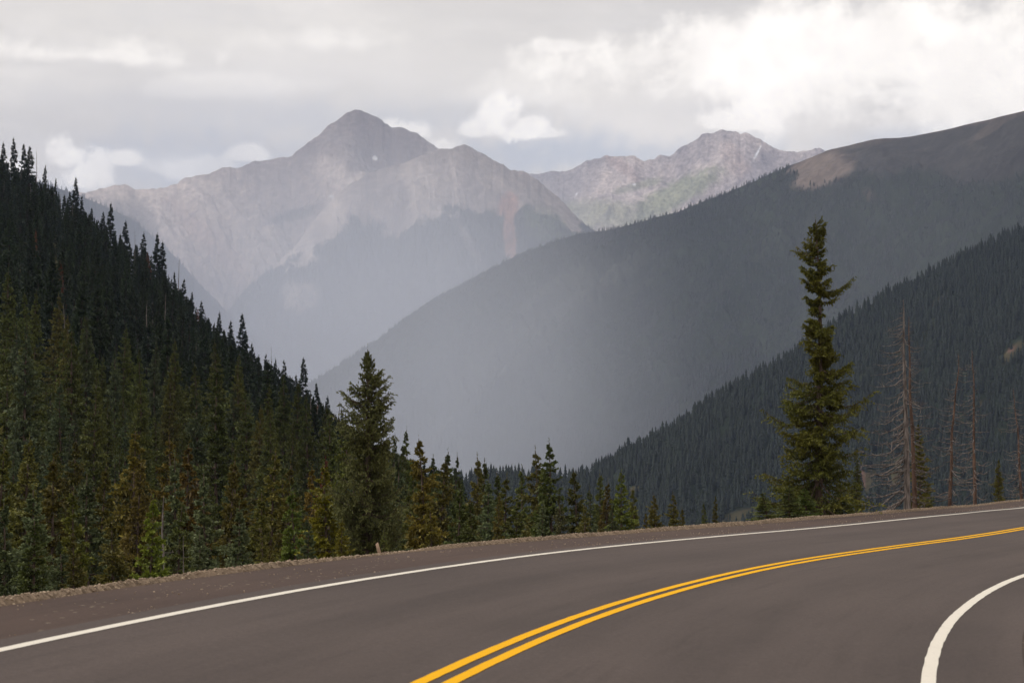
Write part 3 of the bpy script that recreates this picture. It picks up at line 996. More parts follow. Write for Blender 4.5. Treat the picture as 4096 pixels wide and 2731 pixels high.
# named roadside trees (x, y of tip in the 1024 px view, distance, mesh, fatness, label, colour)
note(place(817, 219, 56, HERO_R, 11.0, 'tallest ragged spruce by the road, bare stretch of trunk near its top', 'spruce_tree', 1.0, 0.0, mind=2.2, color=(1.32, 1.18, .8)))
note(place(367.5, 349, 48, HERO_L, 9.6, 'big dense blue green spruce towering over the treetops near the small wooden stake', 'spruce_tree', .78, 1.0, color=(1.5, 1.45, 1.1)))
Y1, Y2, G1, G2, B1, BR = (1.35, 1.3, .7), (1.0, 1.0, .85), (1.0, 1.05, 1.0), (.7, .78, .75), (1, 1.08, 1.05), (1.0, .86, .75)
near_trees = [
    (329.5, 465, 52, 7, .95, (1.55, 1.5, .6), 'bright yellow olive spruce just left of the big blue green spruce'),
    (422, 438, 56, 3, .8, (1.25, 1.1, .7), 'ragged olive gold spruce with its bare trunk showing, right of the big blue green spruce'),
    (407, 429, 125, 1, .55, G2, 'skinny tufted dark spruce between the big blue green spruce and the olive gold one'),
    (394.5, 436, 130, 6, .6, G2, 'slim dark spruce touching the big blue green spruce on its right side'),
    (348, 417, 105, 5, .7, (1, .95, .7), 'olive green spruce half hidden behind the big blue green spruce on its left'),
    (447, 451, 110, 1, .7, G2, 'dark narrow spruce, first dark spire right of the ragged olive gold one'),
    (456, 455, 135, 6, .6, G2, 'short dark pointed spruce silhouetted against the mist right of a taller dark spire'),
    (475, 457, 84, 2, .62, Y2, 'olive spruce with a blunt top near the middle of the roadside row'),
    (482.5, 461, 98, 5, .6, G2, 'dark spruce close behind the blunt topped olive spruce'),
    (485, 478, 64, 4, .8, G1, 'green bushy spruce in front of the blunt topped olive spruce'),
    (443, 460, 80, 3, .75, BR, 'brownish spruce with a thin top, right of the ragged olive gold one'),
    (459, 488, 60, 0, .9, G1, 'low full green spruce at the berm under the brownish spruce'),
    (496, 472, 100, 1, .6, G2, 'isolated dark spruce with a nodding narrow top over the misty valley'),
    (508, 476, 70, 2, .75, Y2, 'olive brown spruce with an even cone, next to the pair of tall middle spruces'),
    (498, 494, 62, 3, .55, BR, 'small brown spruce squeezed between two taller ones at the berm'),
    (524.6, 468, 82, 1, .6, G1, 'narrow green spruce just left of the two tallest trees of the middle row'),
    (535, 450, 80, 2, .68, Y2, 'tall olive spruce, left one of the two tallest in the middle row'),
    (550.5, 442, 74, 0, .82, (.85, .95, .9), 'tall full dark green spruce, right one of the two tallest in the middle row'),
    (560, 493, 60, 6, .7, BR, 'short brown green spruce in front of the tallest dark green one'),
    (576, 470, 75, 3, .8, Y2, 'olive spruce with a reddish tip standing alone right of the tallest pair'),
    (589, 488, 68, 4, .7, G1, 'low grey green spruce between the reddish tipped spruce and a close threesome'),
    (598, 473, 76, 1, .62, G1, 'tallest of the close threesome of narrow spruces right of the reddish tipped one'),
    (607, 481, 74, 2, .6, BR, 'brownish narrow spruce, right hand one of the close threesome'),
    (623, 471, 64, 5, .82, (1.15, 1.3, .8), 'fresh green regular cone shaped spruce near the thinning end of the roadside row'),
    (634, 488, 70, 3, .7, Y2, 'dull olive spruce leaning on the right side of the fresh green cone shaped one'),
    (656, 494, 62, 7, .85, BR, 'brown tinged spruce standing apart with a smaller one at its left'),
    (645, 512, 60, 3, .6, BR, 'very small brown spruce tucked against the brown tinged one'),
    (672, 493, 62, 2, .8, Y2, 'small olive spruce with a wide base, last but three towards the tall ragged spruce'),
    (682, 508, 61, 3, .7, BR, 'tiny brownish spruce right of the small wide based olive one'),
    (704.5, 502, 59, 0, .6, G1, 'tiny dark spruce, left one of the last pair before the tall ragged spruce'),
    (715, 495, 60, 3, .55, Y2, 'small crooked spruce, right one of the last pair before the tall ragged spruce'),
    (435, 456, 122, 5, .6, G2, 'dark spruce behind the right flank of the ragged olive gold one'),
    (401, 444, 118, 0, .6, G2, 'dark spruce just right of the big blue green one and lower than its neighbours'),
    (130, 431, 88, 7, .80, (1.15, 1.0, .7), 'large olive spruce rising highest in the lower left forest edge'),
    (27, 437, 92, 2, .8, Y2, 'olive spruce with a brown top near the left border of the picture'),
    (54, 458, 75, 3, .8, (1.05, .88, .7), 'brown olive spruce in the lower left forest with two even shoulders'),
    (74, 439, 92, 3, .65, Y2, 'tall narrow olive spruce between the brown shouldered one and the large olive one'),
    (168, 436, 88, 2, .70, (1.1, .95, .65), 'olive spruce of pointed shape, first tall one right of the large olive spruce'),
    (190, 445, 80, 7, .78, (1.1, .85, .6), 'thick brown crowned spruce, second tall one right of the large olive spruce'),
    (176, 457, 74, 4, .7, G1, 'grey green spruce between two tall pointed olive ones'),
    (239, 460, 74, 2, .85, (1.1, .9, .65), 'broad olive brown spruce halfway between the large olive and the big blue green ones'),
    (273.5, 452, 80, 5, .78, (1.2, 1.0, .75), 'tall frosty topped spruce, three trees left of the yellow olive one'),
    (291, 465, 74, 2, .62, BR, 'slim brown olive spruce right of the frosty topped one'),
    (312.5, 467, 70, 7, .66, (1.2, .85, .65), 'rusty olive spruce immediately left of the yellow olive one'),
    (2, 446, 70, 2, .8, Y2, 'olive spruce cut by the left border of the picture'),
    (150, 497, 50, 5, .72, (1.3, 1.5, .7), 'bright grass green young spruce standing before the large olive one'),
    (207, 473, 66, 4, .78, G1, 'frosty grey green spruce right of the thick brown crowned one'),
    (231, 468, 72, 3, .6, BR, 'ragged brown spruce touching the broad olive brown one on its left'),
    (102, 467, 70, 3, .7, BR, 'reddish brown spruce left of the large olive one'),
    (93, 474, 62, 4, .9, G1, 'full blue green spruce left of the large olive one and below a reddish brown one'),
    (76.5, 533, 40, 2, .8, Y2, 'small olive spruce close to the gravel berm in the lower left'),
    (62, 538, 41, 6, .9, G1, 'small frosty blue spruce touching a small olive one at the lower left berm'),
    (202.5, 533, 43, 4, .9, G1, 'small frosty spruce with a clear tip at the berm, left of the wooden stake'),
    (269.5, 543, 42, 3, .6, BR, 'tiny brownish sapling peeping over the berm left of the wooden stake'),
    (306, 517, 46, 4, .75, B1, 'small blue spruce in front of the rusty olive one at the berm'),
    (263, 530, 45, 2, .75, Y2, 'small olive spruce just above the tiny brownish sapling at the berm'),
    (4, 501, 52, 6, .85, G1, 'frosty green spruce low at the left border of the picture'),
    (27, 489, 56, 4, .9, G1, 'blue green spruce in front of the brown topped one near the left border'),
    (182, 506, 54, 5, .85, G1, 'short full green spruce in front of the grey green one'),
    (295, 489, 60, 0, .8, (.9, 1.1, .7), 'dark fresh green spruce between the slim brown olive one and the small blue one'),
    (140, 462, 74, 2, .6, BR, 'brown topped spruce clinging to the right side of the large olive one'),
    (78, 489, 58, 1, .7, (1.2, 1.1, .7), 'thin yellowish spruce in front of the tall narrow olive one at lower left'),
    (117, 520, 46, 7, .9, Y2, 'stocky olive spruce at the foot of the large olive one'),
    (30, 520, 44, 1, .9, G2, 'dark spruce low behind the berm near the left border'),
    (235, 505, 52, 4, .85, G1, 'grey green spruce filling the forest edge below the broad olive brown one'),
    (258, 492, 58, 7, .8, Y2, 'olive spruce between the broad olive brown and the frosty topped ones, lower than both'),
    (344, 520, 47, 2, .8, (1.4, 1.3, .6), 'low golden spruce filling the gap under the yellow olive and big blue green ones'),
    (397, 505, 55, 4, .85, G1, 'low blue green spruce at the right foot of the big blue green one'),
    (385, 528, 46, 5, .8, G1, 'low green sapling right beside the wooden stake'),
    (432, 500, 54, 2, .8, (1.2, 1.1, .7), 'low golden brown spruce at the foot of the ragged olive gold one'),
    (412, 490, 62, 0, .8, Y2, 'olive spruce standing in front of the ragged olive gold one at its left'),
    (470, 500, 58, 1, .9, G1, 'low green spruce at the berm below the blunt topped olive one'),
    (517, 497, 62, 5, .9, G1, 'low bushy spruce at the berm right of the even olive brown cone'),
    (543, 503, 60, 4, .9, G1, 'low blue green spruce at the foot of the tallest middle pair'),
    (583, 505, 58, 7, .8, Y2, 'low olive spruce at the berm below the reddish tipped one'),
    (612, 503, 60, 6, .8, G1, 'low grey green spruce at the berm left of the fresh green cone'),
    (856.5, 458, 57, 1, .75, G1, 'small dark spruce standing against the right flank of the tall ragged spruce'),
    (790, 484, 56, 5, 1.9, G1, 'low bushy spruce in the left skirt of the tall ragged spruce'),
    (765, 492, 55, 0, 2.2, G1, 'lowest dark bushy spruce at the left foot of the tall ragged spruce'),
    (842, 484, 54, 5, 1.7, (1.0, 1.1, .9), 'low bright green spruce in the skirt of the tall ragged spruce'),
    (806, 487, 53.5, 5, 2.0, (1.3, 1.5, 1.1), 'light green bushy sapling in front of the trunk of the tall ragged spruce'),
    (919, 423, 62, 3, .72, (1.0, .95, .6), 'olive spruce growing behind the paired dead trunks'),
    (928, 480, 60, 0, .9, G1, 'low dark spruce right of the paired dead trunks'),
    (998.5, 459, 64, 3, .8, (1.1, 1.0, .6), 'small lopsided olive spruce between the dead trunks on the bend and the last one'),
]
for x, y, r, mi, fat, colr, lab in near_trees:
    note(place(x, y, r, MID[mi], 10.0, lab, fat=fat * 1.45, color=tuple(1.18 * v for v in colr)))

# dead trees by the road on the right
PS = ('trunk', 'branches')


def place_snag(x, ytop, xb, r, seed, r0, label, **kw):
    a, te = azel(xb, 500)
    while ground_at(r * math.sin(a), r * math.cos(a))[1][0] < .9:
        r += .3
    X, Y = r * math.sin(a), r * math.cos(a)
    z = float(ground_at(X, Y)[0][0])
    a2, te2 = azel(x, ytop)
    h = float(te2) * r - z
    m = snag(seed, h, r0, (r * (math.sin(a2) - math.sin(a)), 0), **kw)
    e = put_tree('dead_tree', m, (X, Y, z), 1.0, 0.0, label, 'dead tree', None, None, (0, 0), PS)
    note(e)


place_snag(903, 299, 907.5, 54, 501, .135, 'tallest thick grey dead tree with long drooping bare limbs, left of the bare pair', nb=150, blen=1.8, side=pi, kink=.006, droop=.38, curl=.5)
place_snag(907.5, 316, 915, 55, 502, .10, 'reddish brown dead tree close against the thick grey dead one', nb=90, blen=1.0, side=0.0, kink=.012, woody=M_REDWOOD)
place_snag(958, 353, 949, 60, 503, .08, 'crooked grey brown dead tree standing alone right of the bare pair', nb=110, blen=1.0, kink=.02, woody=M_REDWOOD)
place_snag(972.6, 350, 975, 61, 504, .085, 'straight reddish dead tree with a dark burl and low curling limbs', nb=100, blen=1.1, kink=.008, woody=M_REDWOOD)
place_snag(1013.5, 388, 1022, 66, 505, .08, 'twiggy dead tree cut by the right border of the picture', nb=120, blen=1.1, kink=.014, woody=M_REDWOOD)

# standing dead poles and red dying trees on the hillside
for x, y, r, v, f, lab in (
        (36.7, 149, 600, 0, .8, 'thin bare pole against the sky at the top left skyline'),
        (66, 192, 590, 1, .6, 'bare leaning pole left of the tall skyline spire'),
        (136, 230, 560, 2, .6, 'thin bare pole on the skyline between two broad spruces'),
        (179, 257, 540, 0, 1.0, 'lichen hung dead spruce with short limbs high on the skyline'),
        (272, 345, 480, 1, .7, 'bare pole low on the skyline above the dense slope'),
        (339, 402, 330, 2, 1.3, 'forked dead treetop on the skyline, left of the big blue green spruce'),
        (158, 495, 56, 1, 1.1, 'pale dead stem with twisting twigs among the spruces by the bright green young one'),
        (184, 535, 46, 0, .7, 'thin grey dead stem rising just behind the berm in the lower left')):
    note(place(x, y, r, SNAG_FAR[v], 10.0, lab, 'dead_tree', f, parts=PS, cat='dead tree'))
for x, y, r, v, f, lab, cl in (
        (117, 292, 430, 0, 1.1, 'vivid rust orange dead spruce, brightest on the dark upper hillside', (1.6, 1.2, .8)),
        (51, 229, 560, 1, .7, 'tiny rust red treetop high on the hillside below the skyline', (1.2, 1, .8)),
        (153, 369, 300, 0, .9, 'dull red dying spruce in the middle of the hillside', (.8, .7, .8)),
        (104, 377, 300, 1, .8, 'dark red tipped spruce left of the dull red dying one', (.7, .6, .8)),
        (225.6, 391, 280, 1, .8, 'deep red dying spruce, left of two reds on the right part of the hillside', (.8, .5, .6)),
        (244, 393, 280, 0, .8, 'deep red dying spruce, right of two reds on the right part of the hillside', (.85, .55, .6)),
        (113, 401, 250, 1, .7, 'small reddish dead top beneath the dull red dying spruce', (.7, .6, .7)),
        (95, 266, 460, 1, .6, 'small rust tinged dead top just left of the vivid orange one', (.9, .7, .7)),
        (324, 459, 140, 1, .9, 'brick red dying spruce behind the yellow olive one', (1.0, .8, .9))):
    note(place(x, y, r, REDV[v], 10.0, lab, 'red_spruce_tree', f, color=cl, cat='dead tree'))

# skyline spruces, each where it breaks the skyline
sky_trees = [(13.6, 138, 'tallest spire of the top left skyline'), (4, 142.5, 'spire at the very left end of the skyline'), (24.7, 144, 'third spire from the left end of the skyline'),
             (29.5, 146.5, 'fourth spire from the left end of the skyline'), (45.4, 165, 'broad spruce stepping down from the top left skyline group'),
             (55.8, 178, 'narrow spruce right of the broad stepping one on the skyline'), (75.7, 178, 'slender tall spire standing clear of the skyline above its neighbours'),
             (70, 191, 'shorter spruce leaning on the slender clear spire'), (82, 196, 'spruce just right of the slender clear spire'), (91, 208, 'tuft topped spruce between two skyline gaps'),
             (111, 203, 'dense dark spruce with a flagged top on the skyline'), (103.6, 212, 'spruce left of the dense flag topped one on the skyline'), (125, 221, 'airy layered spruce against the pale mountain'),
             (143.5, 233, 'broad flat topped spruce with wide upper limbs on the skyline'), (157, 234, 'dark columnar spruce right of the broad flat topped one'), (162.6, 242, 'spruce overlapping the dark columnar one on its right'),
             (174.6, 272, 'pointed spruce left of the lichen hung dead one'), (184, 279, 'pointed spruce right of the lichen hung dead one'), (192, 292, 'slim spruce stepping down the skyline, second after the lichen hung dead one'),
             (201.7, 301, 'fuller spruce stepping down the skyline, third after the lichen hung dead one'), (219, 312, 'narrow skyline spire halfway down the slope'), (230.4, 321, 'short skyline spruce between two taller spires halfway down'),
             (243, 314, 'tall layered spruce rising clear of the lower skyline'), (252, 343, 'low skyline spruce right of the tall layered one'), (266, 354, 'skyline spruce left of the low bare pole'),
             (275, 359, 'skyline spruce right of the low bare pole'), (284, 360, 'small pointed skyline spruce right after the low bare pole'), (303, 358, 'tall tiered spruce standing out of the lower skyline'),
             (296, 375, 'slim spruce left of the tall tiered one on the lower skyline'), (316.5, 383, 'slim pointed spruce right of the tall tiered one'), (327, 396, 'dark spruce left of the forked dead treetop'), (342, 409, 'dark spruce right of the forked dead treetop')]
for x, y, lab in sky_trees:
    r = float(np.interp(x, _cx, _cr)) * (.93 + .05 * rng.random())
    note(place(x, y, r, FARV[int(rng.integers(0, 6))], 10.0, lab + ', dark green spruce' if 'spruce' not in lab else lab, fat=.75 + .25 * rng.random(), color=(.62, .7, .68)))

# the rest of the forest on the hillside -----------------------------
cand = []
occ = {}


def far_enough(x, y, dmin):
    cx_, cy_ = int(x // 8), int(y // 8)
    for i in (-1, 0, 1):
        for j in (-1, 0, 1):
            for (qx, qy) in occ.get((cx_ + i, cy_ + j), ()):
                if (qx - x) ** 2 + (qy - y) ** 2 < dmin * dmin:
                    return False
    return True


def occupy(x, y):
    occ.setdefault((int(x // 8), int(y // 8)), []).append((x, y))


for q in placed:
    occupy(*q)
crng = np.random.default_rng(99)
AZL, AZR = float(azel(-130, 440)[0]), float(azel(462, 440)[0])
for k in range(26000):
    a = AZL + (AZR - AZL) * crng.random()
    rmax = float(np.interp(a, _caz, _cr)) * 1.03
    r = math.sqrt(crng.random() * (rmax ** 2 - 40 ** 2) + 40 ** 2)
    X, Y = r * math.sin(a), r * math.cos(a)
    dmin = (2.9 if r < 90 else 4.0 if r < 200 else 5.0)
    if not far_enough(X, Y, dmin):
        continue
    z, d = ground_at(X, Y)
    if d[0] < 10:
        continue
    px_, py_ = world_px(np.array([X, Y, z[0]]))
    # keep skyline shapes clear near the right end of the hillside
    hh = (8 + 6 * crng.random()) if r < 130 else (9.5 + 7.5 * crng.random() ** 1.5)
    topy = world_px(np.array([X, Y, z[0] + hh]))[1]
    lim = np.interp(px_, [-200, 0, 50, 100, 150, 200, 250, 300, 345, 365, 400, 440, 470], [150, 158, 185, 222, 254, 312, 350, 384, 424, 440, 455, 470, 482])
    if topy < lim:
        hh -= (lim - topy) * r / FPX
        if hh < 4.5:
            continue
    if r < 130 and topy < 447:
        hh = min(hh, 10.5)
    occupy(X, Y)
    cand.append((r, X, Y, float(z[0]), hh, px_))
cand.sort()
vis = [c for c in cand if -25 < c[5] < 1024]
rest = []
n_ind = 0
for i, (r, X, Y, Z, hh, px_) in enumerate(cand):
    if not (-12 < px_ < 1024) or n_ind >= 165:
        rest.append((X, Y, Z, hh, r))
        continue
    n_ind += 1
    u = crng.random()
    if r < 105:
        mi = int(crng.choice([0, 1, 5, 0, 5, 4, 6, 2]))
        mesh = MID[mi]
        kind_ = ('dark green', 'dark green', 'olive', 'olive', 'blue green', 'dark green', 'blue green', 'olive')[mi]
        f = 1.0 + .25 * crng.random()
    else:
        mi = int(crng.choice([0, 1, 5, 0, 5, 4, 6, 2]))
        mesh = MID[mi]
        kind_ = ('dark green', 'dark green', 'olive', 'olive', 'blue green', 'dark green', 'blue green', 'olive')[mi]
        f = .85 + .3 * crng.random()
    tint = {'olive': (.95, .95, .85), 'dark green': (.85, .9, .85), 'blue green': (.85, .92, .95)}[kind_]
    put_tree('spruce_tree', mesh, (X, Y, Z - .1), (hh / 10 * f, hh / 10 * f, hh / 10), crng.random() * 6.28,
             f'plain {kind_} spruce packed among its like at the foot of the hillside', 'tree', f'packed {kind_} spruces at the foot of the hillside', tint)

# ------------------------------------------------------------------ instanced masses ("stuff")
def proto_collection(name, meshlist):
    col = bpy.data.collections.new(name)
    for i, ms in enumerate(meshlist):
        o = bpy.data.objects.new(f'{name}_{i:02d}', ms)
        col.objects.link(o)
    return col


def join_pair(tr, cr, name):
    def rd(me):
        v = np.empty(len(me.vertices) * 3, np.float32); me.vertices.foreach_get('co', v)
        l = np.empty(len(me.loops), np.int32); me.loops.foreach_get('vertex_index', l)
        t = np.empty(len(me.polygons), np.int32); me.polygons.foreach_get('loop_total', t)
        a = np.empty(len(me.vertices), np.float32); me.attributes['tip'].data.foreach_get('value', a)
        return v.reshape(-1, 3), l, t, a
    v1, l1, t1, a1 = rd(tr)
    v2, l2, t2, a2 = rd(cr)
    f1, f2 = l1.reshape(-1, 4), l2.reshape(-1, 4) + len(v1)
    return make_mesh(name, np.concatenate([v1, v2]), np.concatenate([f1, f2]), [tr.materials[0], cr.materials[0]], midx=np.r_[np.zeros(len(f1)), np.ones(len(f2))],
                     attrs={'tip': np.concatenate([a1, a2])})


def scatter_object(name, pts, scales, rots, picks, col, label, cat, zs=None):
    me = bpy.data.meshes.new(name)
    n = len(pts)
    me.vertices.add(n)
    me.vertices.foreach_set('co', np.asarray(pts, np.float32).ravel())
    for k, v, ty in (('sx', scales[0], 'FLOAT'), ('sz', scales[1], 'FLOAT'), ('rot', rots, 'FLOAT'), ('pick', picks, 'INT')):
        at = me.attributes.new(k, ty, 'POINT')
        at.data.foreach_set('value', np.asarray(v, np.float32 if ty == 'FLOAT' else np.int32))
    o = link(name, me, label=label, cat=cat, kind='stuff')
    ng = bpy.data.node_groups.new(name + '_nodes', 'GeometryNodeTree')
    ng.interface.new_socket('Geometry', in_out='INPUT', socket_type='NodeSocketGeometry')
    ng.interface.new_socket('Geometry', in_out='OUTPUT', socket_type='NodeSocketGeometry')
    N = ng.nodes
    gi, go = N.new('NodeGroupInput'), N.new('NodeGroupOutput')
    ci = N.new('GeometryNodeCollectionInfo')
    ci.inputs['Collection'].default_value = col
    ci.inputs['Separate Children'].default_value = True
    ci.inputs['Reset Children'].default_value = True
    ip = N.new('GeometryNodeInstanceOnPoints')
    ip.inputs['Pick Instance'].default_value = True

    def attr(nm, ty):
        a = N.new('GeometryNodeInputNamedAttribute')
        a.data_type = ty
        a.inputs['Name'].default_value = nm
        return a.outputs['Attribute']
    cs, cr = N.new('ShaderNodeCombineXYZ'), N.new('ShaderNodeCombineXYZ')
    L = ng.links
    L.new(attr('sx', 'FLOAT'), cs.inputs[0]); L.new(attr('sx', 'FLOAT'), cs.inputs[1]); L.new(attr('sz', 'FLOAT'), cs.inputs[2])
    L.new(attr('rot', 'FLOAT'), cr.inputs[2])
    L.new(gi.outputs[0], ip.inputs['Points']); L.new(ci.outputs[0], ip.inputs['Instance'])
    L.new(attr('pick', 'INT'), ip.inputs['Instance Index'])
    L.new(cr.outputs[0], ip.inputs['Rotation']); L.new(cs.outputs[0], ip.inputs['Scale'])
    L.new(ip.outputs[0], go.inputs[0])
    md = o.modifiers.new('scatter', 'NODES')
    md.node_group = ng
    return o


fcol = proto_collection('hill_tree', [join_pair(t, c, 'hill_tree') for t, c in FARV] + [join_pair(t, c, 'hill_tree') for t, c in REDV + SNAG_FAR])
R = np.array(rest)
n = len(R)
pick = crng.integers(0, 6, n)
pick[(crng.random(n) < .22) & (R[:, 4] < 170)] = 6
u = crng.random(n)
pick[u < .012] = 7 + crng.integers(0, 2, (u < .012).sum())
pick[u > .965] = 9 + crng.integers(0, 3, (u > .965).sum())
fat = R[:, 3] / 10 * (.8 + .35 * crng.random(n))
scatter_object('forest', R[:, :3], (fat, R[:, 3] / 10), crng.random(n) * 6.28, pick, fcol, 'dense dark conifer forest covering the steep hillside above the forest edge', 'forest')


def tiny_conifer(seed, k=6, tiers=4, w=.17):
    """far conifer one metre tall: jagged stacked skirts round a stem"""
    rs = np.random.default_rng(seed)
    b = Bag()
    for t in range(tiers):
        z0, z1 = .04 + t / tiers * .82, .04 + (t + 1.55) / tiers * .82
        z1 = min(z1, 1.0)
        rad = w * (1 - t / tiers) ** .8 * (.8 + .4 * rs.random()) + .015
        a = np.arange(2 * k) / (2 * k) * 2 * pi + rs.random() * 3
        rr = rad * np.where(np.arange(2 * k) % 2, .55, 1.0 + .5 * rs.random(2 * k))
        ring = np.stack([rr * np.cos(a), rr * np.sin(a), z0 + .03 * rs.random(2 * k) - .03 * (np.arange(2 * k) % 2 == 0)], 1)
        V = np.concatenate([ring, [[0, 0, z1]]])
        i = np.arange(2 * k)
        b.add(V, np.stack([i, (i + 1) % (2 * k), np.full(2 * k, 2 * k)], 1), np.r_[.35 + .5 * rs.random(2 * k), .7])
    b.tube(np.array([[0, 0, -.08], [0, 0, .3]]), np.array([.018, .012]), 4)
    return b.mesh('far_conifer', [M_FARTREE])


tcol = proto_collection('far_conifer', [tiny_conifer(600 + k, 5, 4 + k % 3, .13 + .015 * (k % 4)) for k in range(7)])


def forest_on(name, sl, dens, hmin, hmax, label, seed, maxn):
    rs = np.random.default_rng(seed)
    Q = sl.scatter(dens, rs, maxn)
    n = len(Q)
    hgt = hmin + (hmax - hmin) * rs.random(n) ** 1.3
    scatter_object(name, Q, (hgt * (.85 + .4 * rs.random(n)), hgt), rs.random(n) * 6.28, rs.integers(0, 7, n), tcol, label, 'forest')
    print(name, n)


forest_on('hill_forest', S2, 1 / 26., 8, 15, 'dark conifer forest on the nearest slope across the valley, falling from the right', 701, 42000)
forest_on('ridge_forest', S4, 1 / 50., 7, 12, 'bluish hazy conifer forest on the long ridge below its bare grassy top', 702, 75000)
forest_on('spur_forest', S4b, 1 / 60., 10, 18, 'hazy conifer forest on the lower spur just behind the dark slope', 703, 30000)
forest_on('mountain_forest', S5b, 1 / 160., 12, 22, 'pale hazy conifer forest on the spur below the rocky summit', 704, 30000)
forest_on('shoulder_forest', S5c, 1 / 130., 12, 20, 'misty conifer forest on the low shoulder beyond the left hillside', 705, 12000)

# loose stones of the berm and shoulder
def stone(seed):
    rs = np.random.default_rng(seed)
    import bmesh
    bm = bmesh.new()
    bmesh.ops.create_icosphere(bm, subdivisions=1, radius=.5)
    for v in bm.verts:
        v.co = Vector(v.co) * (.7 + .5 * rs.random())
        v.co.z *= .7
    me = bpy.data.meshes.new('pebble')
    bm.to_mesh(me)
    bm.free()
    me.materials.append(M_STONE)
    return me


pcol = proto_collection('pebble', [stone(800 + k) for k in range(5)])
prs = np.random.default_rng(801)
n1 = 16000
th = 8 + 46 * prs.random(n1) ** 1.3
oo = BERM + prs.normal(size=n1) * .09 + .02
oo = np.clip(oo, 5.42, 7.0)
P1 = road_pt(th, oo, berm_lift(th, oo) + .005)
s1 = .010 + .03 * prs.random(n1) ** 2.5
n2 = 1700
th2 = 8 + 40 * prs.random(n2)
o2 = 3.95 + 1.9 * prs.random(n2) ** 1.6
keep = fbm(th2 * 1.2, o2 * 2.2, 811, 3) > .5
th2, o2 = th2[keep], o2[keep]
P2 = road_pt(th2, o2, -.004 - .03 * (o2 - 3.9) + .006)
s2 = .008 + .02 * prs.random(len(th2)) ** 2
Pp, ssz = np.concatenate([P1, P2]), np.concatenate([s1, s2])
scatter_object('gravel', Pp, (ssz, ssz), prs.random(len(Pp)) * 6.28, prs.integers(0, 5, len(Pp)), pcol, 'tan loose gravel stones along the outer berm and scattered on the shoulder', 'gravel')

# small leaning wooden stake on the berm ------------------------------
def stake():
    b = Bag()
    w, d_, h = .024, .015, .17
    lv = [(-.12, 1), (.0, 1), (h * .55, .98), (h, .9)]
    V, F = [], []
    for z, s in lv:
        for sx, sy in ((-1, -1), (1, -1), (1, 1), (-1, 1)):
            V.append((sx * w * s, sy * d_ * s, z + (.018 if (sx > 0 and z == h) else 0)))
    for i in range(len(lv) - 1):
        for k in range(4):
            F.append((i * 4 + k, i * 4 + (k + 1) % 4, i * 4 + 4 + (k + 1) % 4, i * 4 + 4 + k))
    F.append((12, 13, 14, 15))
    b.add(V, F)
    m, gg, out = material('stake_wood')
    co = gg.n('ShaderNodeTexCoord').outputs['Object']
    mp = gg.n('ShaderNodeMapping', Vector=co)
    mp.inputs['Scale'].default_value = (60, 60, 5)
    principled(gg, out, gg.mix(gg.noise(mp.outputs[0], 1.0, 4), (.26, .17, .12), (.46, .33, .24)), .9, .1)
    return b.mesh('wooden_stake', [m])


# find where the berm crest lies under the stake's direction
_t = np.linspace(12, 45, 900)
_P = road_pt(_t, np.full_like(_t, BERM), berm_lift(_t, np.full_like(_t, BERM)))
_px, _py = world_px(_P)
i = int(np.argmin(np.abs(_px - 379)))
so = link('wooden_stake', stake(), loc=_P[i] + np.array([0, 0, -.02]), label='small pale wooden stake leaning left in the gravel berm below the big blue green spruce', cat='stake')
so.rotation_euler = (0, radians(-16), .3)
print('stake at', _px[i], _py[i])

# ------------------------------------------------------------------ air
def volume_mat(name, color, density, aniso=0.0):
    m = bpy.data.materials.new(name)
    m.use_nodes = True
    t = m.node_tree
    for nn in list(t.nodes):
        t.nodes.remove(nn)
    gg = G(t)
    out = gg.n('ShaderNodeOutputMaterial')
    pv = gg.n('ShaderNodeVolumePrincipled', Density=density, Anisotropy=aniso)
    pv.inputs['Color'].default_value = tuple(color) + (1,)
    t.links.new(pv.outputs[0], out.inputs['Volume'])
    return m


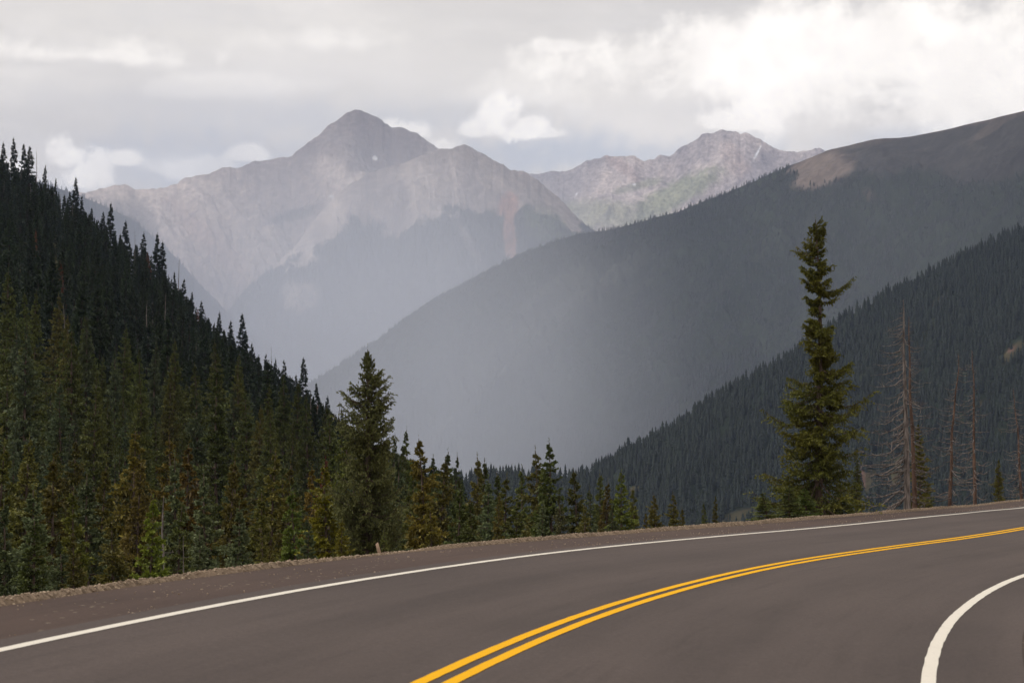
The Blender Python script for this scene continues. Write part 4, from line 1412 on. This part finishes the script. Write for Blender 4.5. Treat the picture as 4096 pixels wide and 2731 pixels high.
bx = np.array([[x, y, z] for z in (-170.0, 1950.0) for x, y in ((-9500, -1500), (9500, -1500), (9500, 13200), (-9500, 13200))])
bf = np.array([(3, 2, 1, 0), (4, 5, 6, 7), (0, 1, 5, 4), (1, 2, 6, 5), (2, 3, 7, 6), (3, 0, 4, 7)])
link('haze', make_mesh('haze', bx, bf, [volume_mat('haze_air', (.52, .63, 1.0), 3.8e-5)]), label='thin bluish haze filling the valley', cat='haze', kind='stuff')

# the rain shower falling into the head of the valley
m = bpy.data.materials.new('rain_shower')
m.use_nodes = True
for nn in list(m.node_tree.nodes):
    m.node_tree.nodes.remove(nn)
gg = G(m.node_tree)
out = gg.n('ShaderNodeOutputMaterial')
co = gg.n('ShaderNodeTexCoord').outputs['Object']
ln = gg.n('ShaderNodeVectorMath', _operation='LENGTH', i0=co).outputs['Value']
fall = gg.ramp(ln, 1.0, .05)
mp = gg.n('ShaderNodeMapping', Vector=co)
mp.inputs['Scale'].default_value = (4, 4, .5)
fall = gg.m('MULTIPLY', fall, gg.m('ADD', .65, gg.m('MULTIPLY', gg.noise(mp.outputs[0], 1.0, 2), .7)))
pv = gg.n('ShaderNodeVolumePrincipled', Density=gg.m('MULTIPLY', fall, RAIN), Anisotropy=0.0)
pv.inputs['Color'].default_value = (.86, .895, 1, 1)
m.node_tree.links.new(pv.outputs[0], out.inputs['Volume'])
import bmesh
bm = bmesh.new()
bmesh.ops.create_icosphere(bm, subdivisions=4, radius=1)
me = bpy.data.meshes.new('rain')
bm.to_mesh(me)
bm.free()
me.materials.append(m)
for lab, x_, r_, sc_, z_ in (('wide pale veil of rain before the peaks at the head of the valley', 245, 5950, (1550, 1000, 1400), -40),
                             ('narrow pale shaft of rain falling in front of the long dark ridge', 430, 3000, (500, 760, 780), -80),
                             ('thin added mist sheet paling the long ridge behind the dark near slope', 850, 2800, (760, 75, 720), 150)):  # last one: mist added to lighten the ridge behind it
    a_ = float(azel(x_, 380)[0])
    ro = link('rain', me, loc=(r_ * math.sin(a_), r_ * math.cos(a_), z_), label=lab, cat='rain', kind='stuff')
    ro.scale = sc_
    ro.rotation_euler = (0, 0, -a_)
